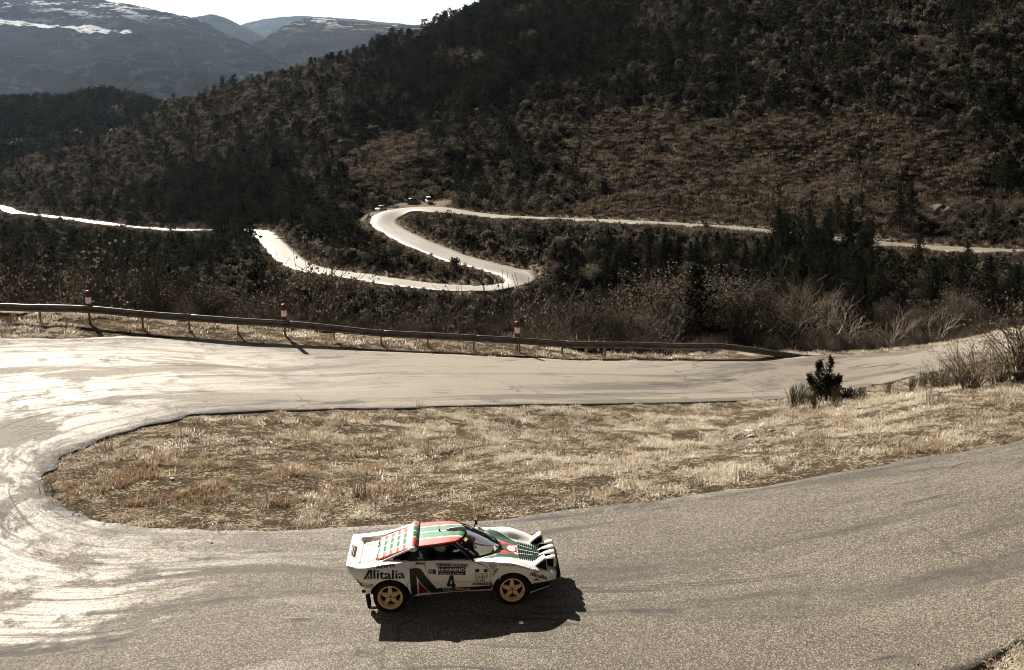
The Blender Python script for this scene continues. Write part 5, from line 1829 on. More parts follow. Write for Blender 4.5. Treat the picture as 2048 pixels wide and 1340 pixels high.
# ---- bonnet, deck
poly('stripe', M_GREEN, 'top', [(.60, -.63), (.70, -.545), (.80, -.44), (.88, -.33), (.906, -.30), (1.05, -.255), (1.235, -.21), (1.245, -.355), (1.05, -.47), (.899, -.575), (.75, -.65)])
poly('stripe', M_GREEN, 'top', [(.60, .63), (.70, .545), (.80, .44), (.88, .33), (.906, .30), (1.05, .255), (1.235, .21), (1.245, .355), (1.05, .47), (.899, .575), (.75, .65)])
poly('stripe', M_RED, 'top', [(.90, -.275), (1.05, -.235), (1.225, -.195), (1.10, -.16), (.935, -.10)])
poly('stripe', M_RED, 'top', [(.90, .275), (1.05, .235), (1.225, .195), (1.10, .16), (.935, .10)])
poly('stripe', M_GREEN, 'top', [(.945, -.085), (1.10, -.145), (1.10, .145), (.945, .085)])
poly('bonnet_badge', M_PLAINW, 'top', ring(1.12, 0, .085, .14), lift=.007)
oval('bonnet_badge', M_RED, 'top', (1.12, 0), .088, .145, .014, .009)
poly('bonnet_badge', M_RED, 'top', [(1.20, -.14), (1.222, -.14), (1.222, .14), (1.20, .14)], lift=.006)
poly('slot_panel', M_GREEN, 'top', [(1.235, -.325), (1.69, -.285), (1.69, .285), (1.235, .325)])
for y in (0,):
    line('pin_stripe', M_PLAINW, 'top', [(1.235, y), (1.45, y), (1.69, y)], .016, .024)
for s in (-1, 1):
    line('pin_stripe', M_PLAINW, 'top', [(1.235, s * .20), (1.36, s * .165), (1.50, s * .135)], .014, .024)
for k in range(12):
    x = 1.262 + k * .0375
    hw_ = .385 - .035 * k / 11
    zc = BVH_TOP.ray_cast(Vector((x, 0, 3)), Vector((0, 0, -1)))[0].z
    ze = BVH_TOP.ray_cast(Vector((x, hw_ * .98, 3)), Vector((0, 0, -1)))[0].z
    g = MB()
    G = []
    for q in range(9):
        s = -1 + q / 4
        y = s * hw_
        z = BVH_TOP.ray_cast(Vector((x, y, 3)), Vector((0, 0, -1)))[0].z
        G.append([(x - .012, y, z + .002), (x - .002, y, z + .017), (x + .013, y, z + .003)])
    g.grid(G)
    g.build('bonnet_slot', M_MATT, car)
words('TOUR DE CORSE', M_GREYP, 'top', [(1.42, .64), (.95, .69), (.95, .745), (1.42, .70)], .0)
dk = -1.30
line('deck_gap', M_BLACK, 'top', [(-1.66, .49), (-1.5, .488), (-1.33, .486), (-1.315, .48)], .014)
line('deck_gap', M_BLACK, 'top', [(-1.315, .48), (-1.312, 0), (-1.315, -.48)], .014)
line('deck_gap', M_BLACK, 'top', [(-1.315, -.48), (-1.33, -.486), (-1.42, -.486)], .010)
for s in (-1, 1):
    poly('stripe', M_GREEN, 'top', [(-1.65, s * .47), (-1.52, s * .44), (-1.33, s * .36), (-1.29, s * .34), (-1.29, s * .16), (-1.33, s * .18), (-1.50, s * .33)])
    poly('stripe', M_RED, 'top', [(-1.50, s * .475), (-1.33, s * .40), (-1.29, s * .385), (-1.29, s * .475)])
# tail lip sticker
poly('lip_sticker', M_DRED, 'top', [(-1.722, .165), (-1.702, .165), (-1.702, -.30), (-1.722, -.30)])
poly('lip_sticker', M_BLACK, 'top', [(-1.742, .17), (-1.722, .17), (-1.722, -.295), (-1.742, -.295)])
poly('lip_sticker', M_YELLOW, 'top', [(-1.750, .175), (-1.742, .175), (-1.742, -.29), (-1.750, -.29)])
poly('lip_sticker', M_BLACK, 'top', [(-1.768, .18), (-1.750, .18), (-1.750, -.27), (-1.768, -.27)])
words('LANCIA CORSE', M_BLACK, 'top', [(-1.798, -.25), (-1.798, .22), (-1.774, .22), (-1.774, -.25)], .01)
# stickers on the screen
poly('screen_badge', M_PLAINW, 'top', [(.795, -.10), (.86, -.02), (.925, .04), (.928, 0), (.915, -.12), (.875, -.22), (.80, -.33)], lift=.006)
line('screen_badge', M_BLACK, 'top', ring(.865, -.12, .022, .055, 12) + [(.887, -.12)], .014, .009)
poly('screen_badge', M_BLACK, 'top', [(.842, -.20), (.86, -.20), (.86, -.235), (.842, -.235)], lift=.009)
poly('screen_sticker', M_YELLOW, 'top', [(.295, -.225), (.345, -.26), (.30, -.37), (.254, -.33)], lift=.006)
poly('screen_sticker', M_GREYP, 'top', [(.372, -.555), (.46, -.60), (.43, -.638), (.345, -.59)], lift=.006)
poly('screen_sticker', M_RED, 'top', [(.213, -.40), (.246, -.43), (.22, -.465), (.187, -.435)], lift=.006)
# name on the nose panel, set on its side
nm_ = text_mesh('LANCIA', .02)
for v in nm_.vertices:
    v.co = (0, v.co.x, v.co.y)
co = np.array([v.co[:] for v in nm_.vertices]); mn, mx = co.min(0), co.max(0)
for v in nm_.vertices:
    v.co = (1.896, -.50 + .38 * (v.co.y - mn[1]) / (mx[1] - mn[1]), .365 + .10 * (v.co.z - mn[2]) / (mx[2] - mn[2]))
nm_.materials.append(M_BLACK)
link('lettering', nm_, car)

# place the car on the road: nose up the slope, a touch away from the viewpoint
CAR_YAW, CAR_PITCH = R(2.6), R(2.6)
car.rotation_euler = (0, -CAR_PITCH, CAR_YAW)
car.location = (-1.1024, 19.2201, -.1491)


# ------------------------------------------------------------------ people
def skin_body(name, J, E, mats, root=0, sub=2, parent=None):
    """one continuous figure grown around a skeleton; J = [(x, y, z, radius)]"""
    me = bpy.data.meshes.new(name)
    me.from_pydata([j[:3] for j in J], E, [])
    o = bpy.data.objects.new(name, me); COL.objects.link(o)
    md = o.modifiers.new('s', 'SKIN')
    for i, v in enumerate(me.skin_vertices[0].data):
        v.radius = (J[i][3], J[i][3] if len(J[i]) < 5 else J[i][4]); v.use_root = (i == root)
    o.modifiers.new('u', 'SUBSURF').levels = sub
    dg = bpy.context.evaluated_depsgraph_get()
    m2 = bpy.data.meshes.new_from_object(o.evaluated_get(dg))
    bpy.data.objects.remove(o)
    m2.materials.clear()
    for m in mats: m2.materials.append(m)
    return m2


def ellipsoid(c, r_, n=12, m=9, t0=0, t1=math.pi):
    g = MB(); G = []
    for i in range(m + 1):
        t = t0 + (t1 - t0) * i / m
        G.append([(c[0] + r_[0] * math.sin(t) * math.cos(2 * math.pi * k / n), c[1] + r_[1] * math.sin(t) * math.sin(2 * math.pi * k / n), c[2] + r_[2] * math.cos(t)) for k in range(n + 1)])
    g.grid(G)
    return g


def hand_chain(J, E, w, d, side, sc=1.0, curl=.5):
    """five fingers rooted in the palm at joint w, pointing along d"""
    d = Vector(d).normalized(); s = d.cross(Vector((0, 0, 1)))
    s = s.normalized() if s.length > .1 else Vector((1, 0, 0)); dn = s.cross(d)
    wp = Vector(J[w][:3])
    J.append((*(wp + d * .05 * sc), .026 * sc)); E.append((w, len(J) - 1)); palm = len(J) - 1
    for k, ln in enumerate((.060, .07, .065, .052)):
        b0 = wp + d * .085 * sc + s * (k - 1.5) * .02 * sc
        J.append((*b0, .009 * sc)); E.append((palm, len(J) - 1))
        J.append((*(b0 + (d - dn * curl).normalized() * ln * .5 * sc), .0085 * sc)); E.append((len(J) - 2, len(J) - 1))
        J.append((*(b0 + (d - dn * curl).normalized() * ln * .5 * sc + (d * .3 - dn).normalized() * ln * .5 * sc), .007 * sc)); E.append((len(J) - 2, len(J) - 1))
    b0 = wp + d * .035 * sc - s * .035 * sc * side
    J.append((*b0, .011 * sc)); E.append((palm, len(J) - 1))
    J.append((*(b0 + (d * .7 - s * side * .7).normalized() * .045 * sc), .009 * sc)); E.append((len(J) - 2, len(J) - 1))


def seated(name, y, label, wheel_hands):
    o = empty(name)
    J = [(-.12, 0, .60, .14), (-.16, 0, .74, .14), (-.20, 0, .90, .15), (-.20, 0, 1.00, .06), (-.17, 0, 1.06, .055)]
    E = [(0, 1), (1, 2), (2, 3), (3, 4)]
    for s in (-1, 1):
        a = len(J)
        J += [(-.19, s * .19, .92, .062)]
        if wheel_hands:
            J += [(.02, s * .25, .78, .045), (.20, s * .15, .86, .033)]
        else:
            J += [(-.05, s * .23, .72, .045), (.14, s * .12, .70, .033)]
        E += [(2, a), (a, a + 1), (a + 1, a + 2)]
        hand_chain(J, E, a + 2, (.8, -s * .3, .3 if wheel_hands else -.1), -s, 1.0)
        b = len(J)
        J += [(.02, s * .11, .60, .085), (.36, s * .13, .68, .065), (.62, s * .13, .44, .05), (.70, s * .13, .42, .04)]
        E += [(0, b), (b, b + 1), (b + 1, b + 2), (b + 2, b + 3)]
    me = skin_body(name, J, E, [M_SUIT], 0, 1)
    bd = link('body', me, o)
    hd = ellipsoid((-.12, 0, 1.03), (.085, .07, .10)); h_ = hd.build('head', M_SKIN, o, True)
    g = MB(); g.tube([(-.03, 0, 1.04), (-.018, 0, 1.015), (-.035, 0, 1.0)], [.008, .014, .006], 6); g.build('nose', M_SKIN, h_, True)
    g = ellipsoid((-.145, 0, 1.035), (.125, .108, .118), 18, 12); hl = g.build('helmet', simple('helmet_' + name, (.88, .78, .52) if not wheel_hands else (.5, .06, .05), .35), o, True)
    g = ellipsoid((-.13, 0, 1.035), (.118, .10, .05), 18, 8); g.build('visor', M_BLACK, hl, True)
    for s in (-1, 1):
        g = ellipsoid((.22, s * .13, .87 if wheel_hands else .70), (.04, .035, .03), 8, 6)
    tag(o, label, 'person')
    m = car.matrix_basis if False else (Matrix.Translation(car.location) @ car.rotation_euler.to_matrix().to_4x4())
    o.matrix_world = m @ Matrix.Translation((-.02, y, -.045))
    return o


seated('person', -.34, 'helmeted co-driver in a pale helmet seen through the side window', False)
seated('person', .34, 'driver in a dark suit holding the steering wheel of the rally car', True)
# ------------------------------------------------------------------ guard rail
def galv():
    b = NB('weathered_zinc')
    geo = b.n('NewGeometry')
    n = b.noise(b.mapping(geo.outputs['Position'], (1, 1, 6)), 2.5, 5, .65)
    n2 = b.noise(geo.outputs['Position'], 40, 2)
    c = b.mix(b.ramp(n.outputs[0], .38, .66), (.10, .092, .08), (.24, .225, .20))
    c = b.mix(b.math('MULTIPLY', n2.outputs[0], .25), c, (.07, .05, .035))
    b.bsdf(Base_Color=c, Roughness=.5, Metallic=.35, Specular_IOR_Level=.5)
    return b.m


M_ZINC = galv()
rc = catmull(RAIL, 1200)
rz = base(rc[:, 0], rc[:, 1])
rs_ = np.r_[0, np.cumsum(np.linalg.norm(np.diff(rc[:, :2], axis=0), axis=1))]


def rail_at(s):
    p = np.array([np.interp(s, rs_, rc[:, 0]), np.interp(s, rs_, rc[:, 1]), np.interp(s, rs_, rz)])
    q = np.array([np.interp(s + .05, rs_, rc[:, 0]), np.interp(s + .05, rs_, rc[:, 1])]) - np.array([np.interp(s - .05, rs_, rc[:, 0]), np.interp(s - .05, rs_, rc[:, 1])])
    t = q / np.linalg.norm(q)
    return p, t


s_of = [rs_[np.argmin(np.abs(seen_at(rc[:, 0], rc[:, 1], rz)[0] - px_))] for px_ in (-110, -15, 80, 179, 285, 378, 475, 570, 667, 761, 854, 946, 1037, 1123, 1208, 1372)]
s_end = rs_[-1]
s_drop = s_of[-1]
rail = empty('guard_rail', tuple(rail_at(s_of[7])[0]))
tag(rail, 'long grey steel guard rail on posts along the outer edge of the upper road', 'guard rail')
o_r = Vector(rail.location)


def rail_h(s):
    return .735 - (.735 + .05) * sstep(s_drop + .5, s_end, np.array(s)) if s > s_drop else .735


PROF = [(-.005, .0), (-.028, -.012), (-.055, -.030), (-.080, -.060), (-.080, -.085), (-.055, -.115), (-.020, -.135), (-.008, -.155), (-.020, -.175), (-.055, -.195), (-.080, -.225), (-.080, -.250), (-.055, -.280), (-.028, -.298), (-.005, -.310)]
cuts = [0.0] + s_of[1::2] + [s_drop + 2.2, s_end]
cuts = sorted(set(cuts))
for a, b2 in zip(cuts[:-1], cuts[1:]):
    g = MB(); G = []
    ss = np.linspace(a, b2 + (.16 if b2 < s_end else 0), 10)
    for s in ss:
        p, t = rail_at(min(s, s_end))
        n = np.array([t[1], -t[0]])                      # towards the road
        h = float(rail_h(min(s, s_end)))
        lap = .004 if s > b2 - .02 and b2 < s_end else 0
        G.append([(p[0] - n[0] * (q[0] - lap) - o_r.x + n[0] * .10, p[1] - n[1] * (q[0] - lap) - o_r.y + n[1] * .10, p[2] + h + q[1] - o_r.z) for q in PROF])
    g.grid(G)
    o = g.build('beam', M_ZINC, rail, True); md = o.modifiers.new('t', 'SOLIDIFY'); md.thickness = .006
g0 = MB()
for c, d in (((0, 0, .26), (.008, .10, .96)), ((.028, .05, .26), (.056, .008, .96)), ((.028, -.05, .26), (.056, .008, .96))):
    g0.box(c, d)
post_me = g0.mesh('post', M_ZINC)
g0 = MB(); g0.lathe([(0, .012), (.012, .010), (.02, 0), (.02, -.01)], 8, axis='y'); bolt_me = g0.mesh('bolt', M_ZINC)
for s in s_of:
    p, t = rail_at(s)
    o = link('post', post_me, rail); o.location = Vector(p) - o_r; o.rotation_euler = (0, 0, math.atan2(t[1], t[0]))
    n = np.array([t[1], -t[0]])
    bl = link('bolt', bolt_me, rail); bl.location = Vector((p[0] + n[0] * .115, p[1] + n[1] * .115, p[2] + .58)) - o_r; bl.rotation_euler = (0, 0, math.atan2(t[1], t[0]) + math.pi)

# ------------------------------------------------------------------ red and white bend markers behind the rail
M_MRED = simple('marker_red', (.115, .011, .011), .55, var=.2)
M_MWHITE = simple('marker_white', (.93, .92, .90), .45)
_nb = NB('reflective_band'); _nb.bsdf(Base_Color=(.88, .87, .85), Roughness=.5); 
mk = MB(); mk.lathe([(.03, -.4), (.03, .66)], 10); mk_st = mk.mesh('stake', M_ZINC, True)
mk = MB(); mk.lathe([(.0, .64), (.112, .64), (.112, .945)], 20); mk_lo = mk.mesh('lower_sleeve', M_MRED, True)
mk = MB(); mk.lathe([(.112, 1.195), (.112, 1.40), (.118, 1.43), (.06, 1.475), (0, 1.482)], 20); mk_hi = mk.mesh('cap', M_MRED, True)
mk = MB(); mk.lathe([(.112, .94), (.1145, .945), (.1145, 1.195), (.112, 1.20)], 20); mk_bd = mk.mesh('white_band', M_MWHITE, True)
for i, (s, lb) in enumerate(((s_of[3], 'red and white bend marker behind the guard rail nearest the green bush'), (s_of[7], 'red and white bend marker at the middle of the guard rail'), (s_of[12], 'red and white bend marker nearest the tapered end of the guard rail'))):
    p, t = rail_at(s)
    n = np.array([t[1], -t[0]])
    q = p[:2] - n * .22
    z = float(ground(q[0], q[1]))
    z = max(z, p[2] - .1) - .10
    o = empty('bend_marker', (q[0], q[1], z))
    o.scale = (1, 1, 1.0)
    for nm, me in (('stake', mk_st), ('lower_sleeve', mk_lo), ('white_band', mk_bd), ('cap', mk_hi)):
        link(nm, me, o)
    tag(o, lb, 'bend marker', 'bend markers behind the guard rail')

# ------------------------------------------------------------------ parked cars on the far hairpin
M_SILVER = simple('silver_paint', (.55, .56, .57), .3, metal=.5)
M_NAVY = simple('dark_paint', (.02, .022, .028), .25, coat=.5)
M_CARGLASS = simple('car_glass', (.02, .025, .03), .08)
M_LAMPR = simple('rear_lamp', (.3, .02, .02), .3)


def parked(name, paint, loc, rz, L, Wd, H, kind, label, cat):
    """kind: rows of (x, belt height, roof height) describing the side view"""
    o = empty(name, loc, rz)
    x = [k[0] * L for k in kind]
    g = MB(); G = []
    hw = Wd / 2
    for (f, zb_, zr), xx in zip(kind, x):
        k = .86 if f in (kind[0][0], kind[-1][0]) else 1.0
        zb2 = zb_ * H
        G.append([(xx, -hw * k * .92, .22), (xx, -hw * k, .40), (xx, -hw * k, zb2 * .8), (xx, -hw * k * .95, zb2), (xx, 0, zb2 + .03), (xx, hw * k * .95, zb2), (xx, hw * k, zb2 * .8), (xx, hw * k, .40), (xx, hw * k * .92, .22)])
    g.grid(G); g.f.append(tuple(range(9))); g.m.append(0); n9 = len(g.v)
    g.f.append(tuple(range(n9 - 1, n9 - 10, -1))); g.m.append(0)
    g.build('body', paint, o, True, True).modifiers.new('e', 'EDGE_SPLIT').split_angle = R(35)
    cab = [(xx, zb_ * H, zr * H) for (f, zb_, zr), xx in zip(kind, x) if zr > zb_]
    lo = [cab[0][0] + .32 * (1 if True else 0)]
    g = MB()
    roofp = [(c[0], c[2]) for c in cab]
    G = [[(a, -hw * .74, z - .02), (a, -hw * .4, z + .01), (a, 0, z + .02), (a, hw * .4, z + .01), (a, hw * .74, z - .02)] for a, z in roofp[1:-1]]
    g.grid(G); g.build('roof', paint, o, True).modifiers.new('s', 'SOLIDIFY').thickness = .03
    for s in (-1, 1):
        g = MB()
        up = [(a, s * hw * .74, z - .025) for a, z in roofp]; dn = [(c[0], s * hw * .935, c[1] + .01) for c in cab]
        up[0] = dn[0]; up[-1] = dn[-1]
        g.grid([dn, up]); g.build('side_window', M_CARGLASS, o)
        for fx in (.0,):
            g = MB(); g.tube([(sum(c[0] for c in cab) / len(cab), s * hw * .945, cab[0][1] + .02), (sum(c[0] for c in cab) / len(cab), s * hw * .75, max(z for _, z in roofp) - .03)], .04, 6); g.build('pillar', paint, o)
    for e in (0, -1):
        a0, z0 = cab[e][0], cab[e][1]; i1 = 1 if e == 0 else -2
        a1, z1 = roofp[i1]
        g = MB(); g.add([(a0, -hw * .88, z0 + .02), (a0, hw * .88, z0 + .02), (a1, hw * .72, z1 - .01), (a1, -hw * .72, z1 - .01)], [(0, 1, 2, 3)]); g.build('windscreen' if e else 'rear_window', M_CARGLASS, o)
    for wx in (-.30 * L, .31 * L):
        for s in (-1, 1):
            wl = empty('wheel', (wx, s * (hw - .10), .31)); wl.parent = o
            g = MB(); g.lathe([(.2, -.1), (.30, -.1), (.32, -.06), (.32, .06), (.30, .1), (.2, .1)], 18, axis='y'); g.build('tyre', M_RUBBER, wl, True)
            g = MB(); g.lathe([(0, s * .07), (.08, s * .085), (.19, s * .07), (.205, s * .095)], 14, axis='y'); g.build('rim', M_STEEL, wl, True)
    for s in (-1, 1):
        g = MB(); g.box((x[-1] - .02, s * hw * .62, .66 * kind[-1][1] * H), (.08, .3, .13)); g.build('headlight', M_MWHITE, o)
        g = MB(); g.box((x[0] + .02, s * hw * .68, .8 * kind[0][1] * H), (.07, .2, .2)); g.build('tail_light', M_LAMPR, o)
        g = MB(); g.box((.16 * L, s * (hw + .09), .66 * H), (.12, .16, .12)); g.build('door_mirror', paint, o)
    g = MB(); g.box((x[-1] + .03, 0, .40), (.12, Wd * .86, .18)); g.box((x[0] - .03, 0, .42), (.12, Wd * .86, .18)); g.build('bumper', M_DARK, o)
    tag(o, label, cat, None)
    return o


EST = [(-.5, .52, .52), (-.47, .62, .62), (-.44, .64, .66), (-.36, .65, .97), (.0, .64, 1.0), (.10, .63, .97), (.26, .62, .64), (.42, .55, .55), (.5, .42, .42)]
HAT = [(-.5, .5, .5), (-.47, .63, .63), (-.45, .64, .66), (-.30, .65, .96), (.02, .64, 1.0), (.12, .63, .96), (.28, .62, .64), (.44, .54, .54), (.5, .42, .42)]
VAN = [(-.5, .45, .45), (-.48, .55, .55), (-.47, .56, .60), (-.44, .57, .98), (.06, .57, 1.0), (.20, .56, .96), (.33, .55, .57), (.46, .50, .50), (.5, .36, .36)]


def on_ground(px_, py_, D_):
    q = PD(px_, py_, D_)
    return (q[0], q[1], max(float(base(q[0], q[1])) + .06, float(ground(q[0], q[1]))))


g1 = on_ground(762, 425, 358); g2 = on_ground(827, 406, 366); g3 = on_ground(858, 405, 366)
parked('parked_car', M_SILVER, g1, R(-122), 4.2, 1.75, 1.55, HAT, 'small silver hatchback parked at the outer edge of the far hairpin', 'car')
parked('parked_car', M_NAVY, g2, R(4), 4.7, 1.8, 1.62, EST, 'dark estate car parked side on at the top of the far hairpin', 'car')
parked('parked_van', simple('van_white', (.72, .71, .69), .4), g3, R(-75), 4.2, 1.75, 1.85, VAN, 'small white van parked beside the dark estate car', 'van')


# ------------------------------------------------------------------ onlookers at the far hairpin
def stander(pose, rz):
    rnd = random.Random(pose)
    J = [(0, 0, .93, .14, .11), (0, 0, 1.12, .135, .10), (0, 0, 1.36, .165, .105), (0, 0, 1.48, .06), (.01, 0, 1.56, .055), (.02, 0, 1.64, .085), (.02, 0, 1.70, .08)]
    E = [(0, 1), (1, 2), (2, 3), (3, 4), (4, 5), (5, 6)]
    for s in (-1, 1):
        a = len(J)
        if pose == 1 and s == 1:
            J += [(0, s * .2, 1.40, .06), (.14, s * .26, 1.20, .045), (.28, s * .12, 1.34, .035)]
        else:
            J += [(0, s * .2, 1.40, .06), (-.03, s * .25, 1.14, .045), (.06, s * .25, .90, .035)]
        E += [(2, a), (a, a + 1), (a + 1, a + 2)]
        d = Vector(J[a + 2][:3]) - Vector(J[a + 1][:3])
        hand_chain(J, E, a + 2, d, -s, 1.0)
        b = len(J)
        st = .10 if pose == 2 else .0
        J += [(0, s * .10, .86, .10), (.02 + s * st * .6, s * .11, .48, .068), (-.01 + s * st, s * .12, .10, .048), (.12 + s * st, s * .13, .04, .04)]
        E += [(0, b), (b, b + 1), (b + 1, b + 2), (b + 2, b + 3)]
    return J, E


M_JEANS = simple('dark_cloth', (.025, .028, .035), .9)
M_COATW = simple('pale_cloth', (.55, .54, .52), .9)
M_COATR = simple('brown_cloth', (.09, .06, .045), .9)
M_HAIR = simple('hair', (.03, .02, .014), .8)


def onlooker(pose, loc, rz, coat, label):
    o = empty('person', loc, rz)
    J, E = stander(pose, rz)
    me = skin_body('figure', J, E, [M_JEANS, coat, M_SKIN], 0, 1)
    for p_ in me.polygons:
        c = p_.center
        p_.material_index = 2 if c.z > 1.50 or (c.z < .95 and abs(c.y) > .215 and c.z > .6) else (1 if c.z > .88 else 0)
        p_.use_smooth = True
    link('body', me, o)
    g = ellipsoid((.005, 0, 1.705), (.105, .09, .095), 12, 8, 0, 1.7); g.build('hair', M_HAIR, o, True)
    g = MB(); g.tube([(.105, 0, 1.68), (.125, 0, 1.655), (.10, 0, 1.645)], [.008, .015, .008], 6)
    g.tube([(.08, -.03, 1.69), (.098, -.032, 1.69)], .012, 5); g.tube([(.08, .03, 1.69), (.098, .032, 1.69)], .012, 5); g.build('face', M_SKIN, o, True)
    tag(o, label, 'person', 'onlookers at the far hairpin')


onlooker(0, on_ground(738, 436, 347), R(-60), M_JEANS, 'onlooker in dark clothes standing alone at the outer edge of the far hairpin')
onlooker(1, on_ground(775, 418, 361), R(-70), M_COATR, 'onlooker in brown standing behind the silver hatchback')
onlooker(2, on_ground(811, 403, 367), R(-90), M_COATW, 'onlooker in a pale coat standing beside the tail of the dark estate car')
onlooker(2, on_ground(846, 405, 367), R(-100), M_JEANS, 'onlooker in dark clothes standing between the estate car and the white van')

# ------------------------------------------------------------------ plants one can point at
def at(px_, py_, lo=14, hi=130):
    """where the view through a pixel meets the ground"""
    for D_ in np.arange(lo, hi, .25):
        q = PD(px_, py_, D_)
        if ground(q[0], q[1]) >= q[2]:
            return (float(q[0]), float(q[1]), float(ground(q[0], q[1]))), D_
    return (float(q[0]), float(q[1]), float(ground(q[0], q[1]))), D_


# the small juniper on the island: two leaning spires of dense sprays
def juniper(seed):
    rnd = random.Random(seed)
    tr, cr = MB(), MB()
    for (bx, by, tx, ty, h, rad) in ((.0, 0, .14, .05, 1.35, .46), (-.1, .05, -.24, .1, 1.2, .46), (-.15, -.05, -.6, -.05, .80, .34), (.1, 0, .45, 0, .75, .42), (0, -.1, .05, -.2, .8, .5)):
        b0, t0 = Vector((bx, by, -.1)), Vector((tx, ty, h))
        tr.tube([b0, b0.lerp(t0, .5), t0], [.035, .022, .006], 6)
        for i in range(110):
            f = rnd.uniform(.15, 1) ** .8
            p = b0.lerp(t0, f); r_ = rad * (1.06 - f) * rnd.uniform(.4, 1.1) + .04
            az = rnd.uniform(0, 6.283)
            e = p + Vector((math.cos(az) * r_, math.sin(az) * r_, rnd.uniform(.02, .2)))
            twig_rib(tr, p, e, .006, .003)
            for q in range(17):
                c = p.lerp(e, rnd.uniform(.3, 1.12)) + Vector((rnd.gauss(0, .015), rnd.gauss(0, .015), rnd.gauss(0, .015)))
                leaf_quad(cr, c, rnd.uniform(.016, .042), rnd, 0, 0, 1.8)
    return tr, cr


(jp, jd) = at(1650, 800)
o = empty('juniper', jp, 0); o.scale = (1.3,) * 3
tr, cr = juniper(3); tr.build('stems', M_BARK, o); cr.build('foliage', leafy('juniper_green', (.014, .017, .010), (.05, .055, .032), .2), o)
tag(o, 'small dark juniper with two spires on the grass island beside the upper road', 'juniper')
(q, d_) = at(1695, 800)
o = empty('shrub', q, 0)
tr, cr = MB(), MB(); rnd = random.Random(8)
for i in range(60):
    a_ = rnd.uniform(0, 6.283); e = Vector((math.cos(a_) * rnd.uniform(.1, .85), math.sin(a_) * rnd.uniform(.1, .4), rnd.uniform(.15, .5)))
    twig_rib(tr, Vector((0, 0, -.05)), e, .012, .004)
    for k in range(14): leaf_quad(cr, e * rnd.uniform(.5, 1.1) + Vector((rnd.gauss(0, .06), rnd.gauss(0, .06), rnd.gauss(0, .05))), rnd.uniform(.03, .07), rnd, 0, 0, 1.6)
tr.build('stems', M_BARK, o); cr.build('foliage', M_NEEDLE, o)
tag(o, 'low sprawling dark shrub at the foot of the small juniper', 'shrub')


def broom(seed, h, n, sp):
    rnd = random.Random(seed); mb = MB()
    for i in range(n):
        p = Vector((rnd.gauss(0, .10), rnd.gauss(0, .08), -.05)); d = Vector((rnd.gauss(0, sp), rnd.gauss(0, sp), 1)).normalized()
        for k in range(3):
            q_ = p + d * h / 3 * rnd.uniform(.6, 1.2); twig_rib(mb, p, q_, .005 - k * .0012, .004 - k * .001)
            if k:
                for z in range(4):
                    twig_rib(mb, p, p + (d + Vector((rnd.gauss(0, .2), rnd.gauss(0, .2), .1))).normalized() * h * .3, .003, .0015)
            p = q_; d = (d + Vector((rnd.gauss(0, .1), rnd.gauss(0, .1), .1))).normalized()
    return mb.mesh('broom', M_BROOM)


BR = [broom(i, 1.0, 42, .22) for i in range(3)]
for i, (px_, py_, s, lb) in enumerate(((1587, 818, .95, 'thin broom clump left of the small juniper, by the road edge'), (1605, 812, 1.05, 'taller broom clump touching the left of the small juniper'), (1628, 822, .75, 'short broom clump in front of the small juniper'),
                                       (1672, 815, .8, 'broom clump under the sprawling shrub beside the juniper'), (1775, 790, .62, 'single broom clump between the juniper and the large bare bushes'), (1822, 785, .8, 'broom clump at the foot of the large bare bushes'),
                                       (1845, 778, 1.0, 'tall dense broom bush at the left end of the large bare bushes'), (1868, 776, .85, 'broom bush tucked into the first large bare bush'), (1722, 798, .6, 'low broom clump at the tip of the sprawling shrub'))):
    q, d_ = at(px_, py_)
    o = link('broom', BR[i % 3]); o.location = q; o.scale = (s,) * 3; o.rotation_euler = (0, 0, i * 1.3)
    tag(o, lb, 'broom', 'broom on the grass island')

# big leafless bushes at the right end of the island
BB = [Proto('bush', *shrub_parts(300 + i, 2, True, l_, 1.15), [M_TWIG], [M_TWIG, M_OAK_LIT], 2) for i, l_ in enumerate((.9, 1.3))]
for i, (px_, py_, s, lb) in enumerate(((1885, 780, .85, 'first of the large bare bushes, right of the broom'), (1945, 777, .95, 'large bare bush in the middle of the clump on the island'), (2000, 770, .95, 'large bare bush with old leaves near the right end of the clump'),
                                       (2050, 764, 1.5, 'tallest bare bush, cut by the right edge of the picture'), (1918, 772, .85, 'bare bush half hidden behind the front row of the clump'), (2100, 748, 1.7, 'dark bare bush above the far end of the upper road'))):
    q, d_ = at(px_, py_)
    o = plant(BB[i % 2], 'bush', q, s, i * 1.7, 2)
    tag(o, lb, 'bush', 'bare bushes on the island')

# behind the guard rail
def behind(px_, D_):
    q = PD(px_, 600, D_)
    return (q[0], q[1], float(ground(q[0], q[1])) - .05)


tr, cr = MB(), MB(); rnd = random.Random(17)
for i in range(120):
    a_ = rnd.uniform(0, 6.283); sp = abs(rnd.gauss(0, .38))
    e = Vector((math.cos(a_) * sp, math.sin(a_) * sp, 1)).normalized() * rnd.uniform(1.2, 2.7)
    twig_rib(tr, Vector((rnd.gauss(0, .15), rnd.gauss(0, .15), -.1)), e, .02, .005)
    for k in range(34): leaf_quad(cr, e * rnd.uniform(.35, 1.05) + Vector((rnd.gauss(0, .16), rnd.gauss(0, .16), rnd.gauss(0, .14))), rnd.uniform(.05, .12), rnd, 0, 0, 2.2)
o = empty('bush', behind(115, 55), 0); o.scale = (1.05,) * 3
tr.build('stems', M_BARK, o); cr.build('foliage', M_NEEDLE_LIGHT, o)
tag(o, 'tall green bush behind the guard rail at the left of the picture', 'bush')
RED_N = [Proto('bush', *shrub_parts(320 + i, 2, True, 1.5, .95), [M_TWIG], [M_TWIG, M_OAK_LIT], 2) for i in range(2)]
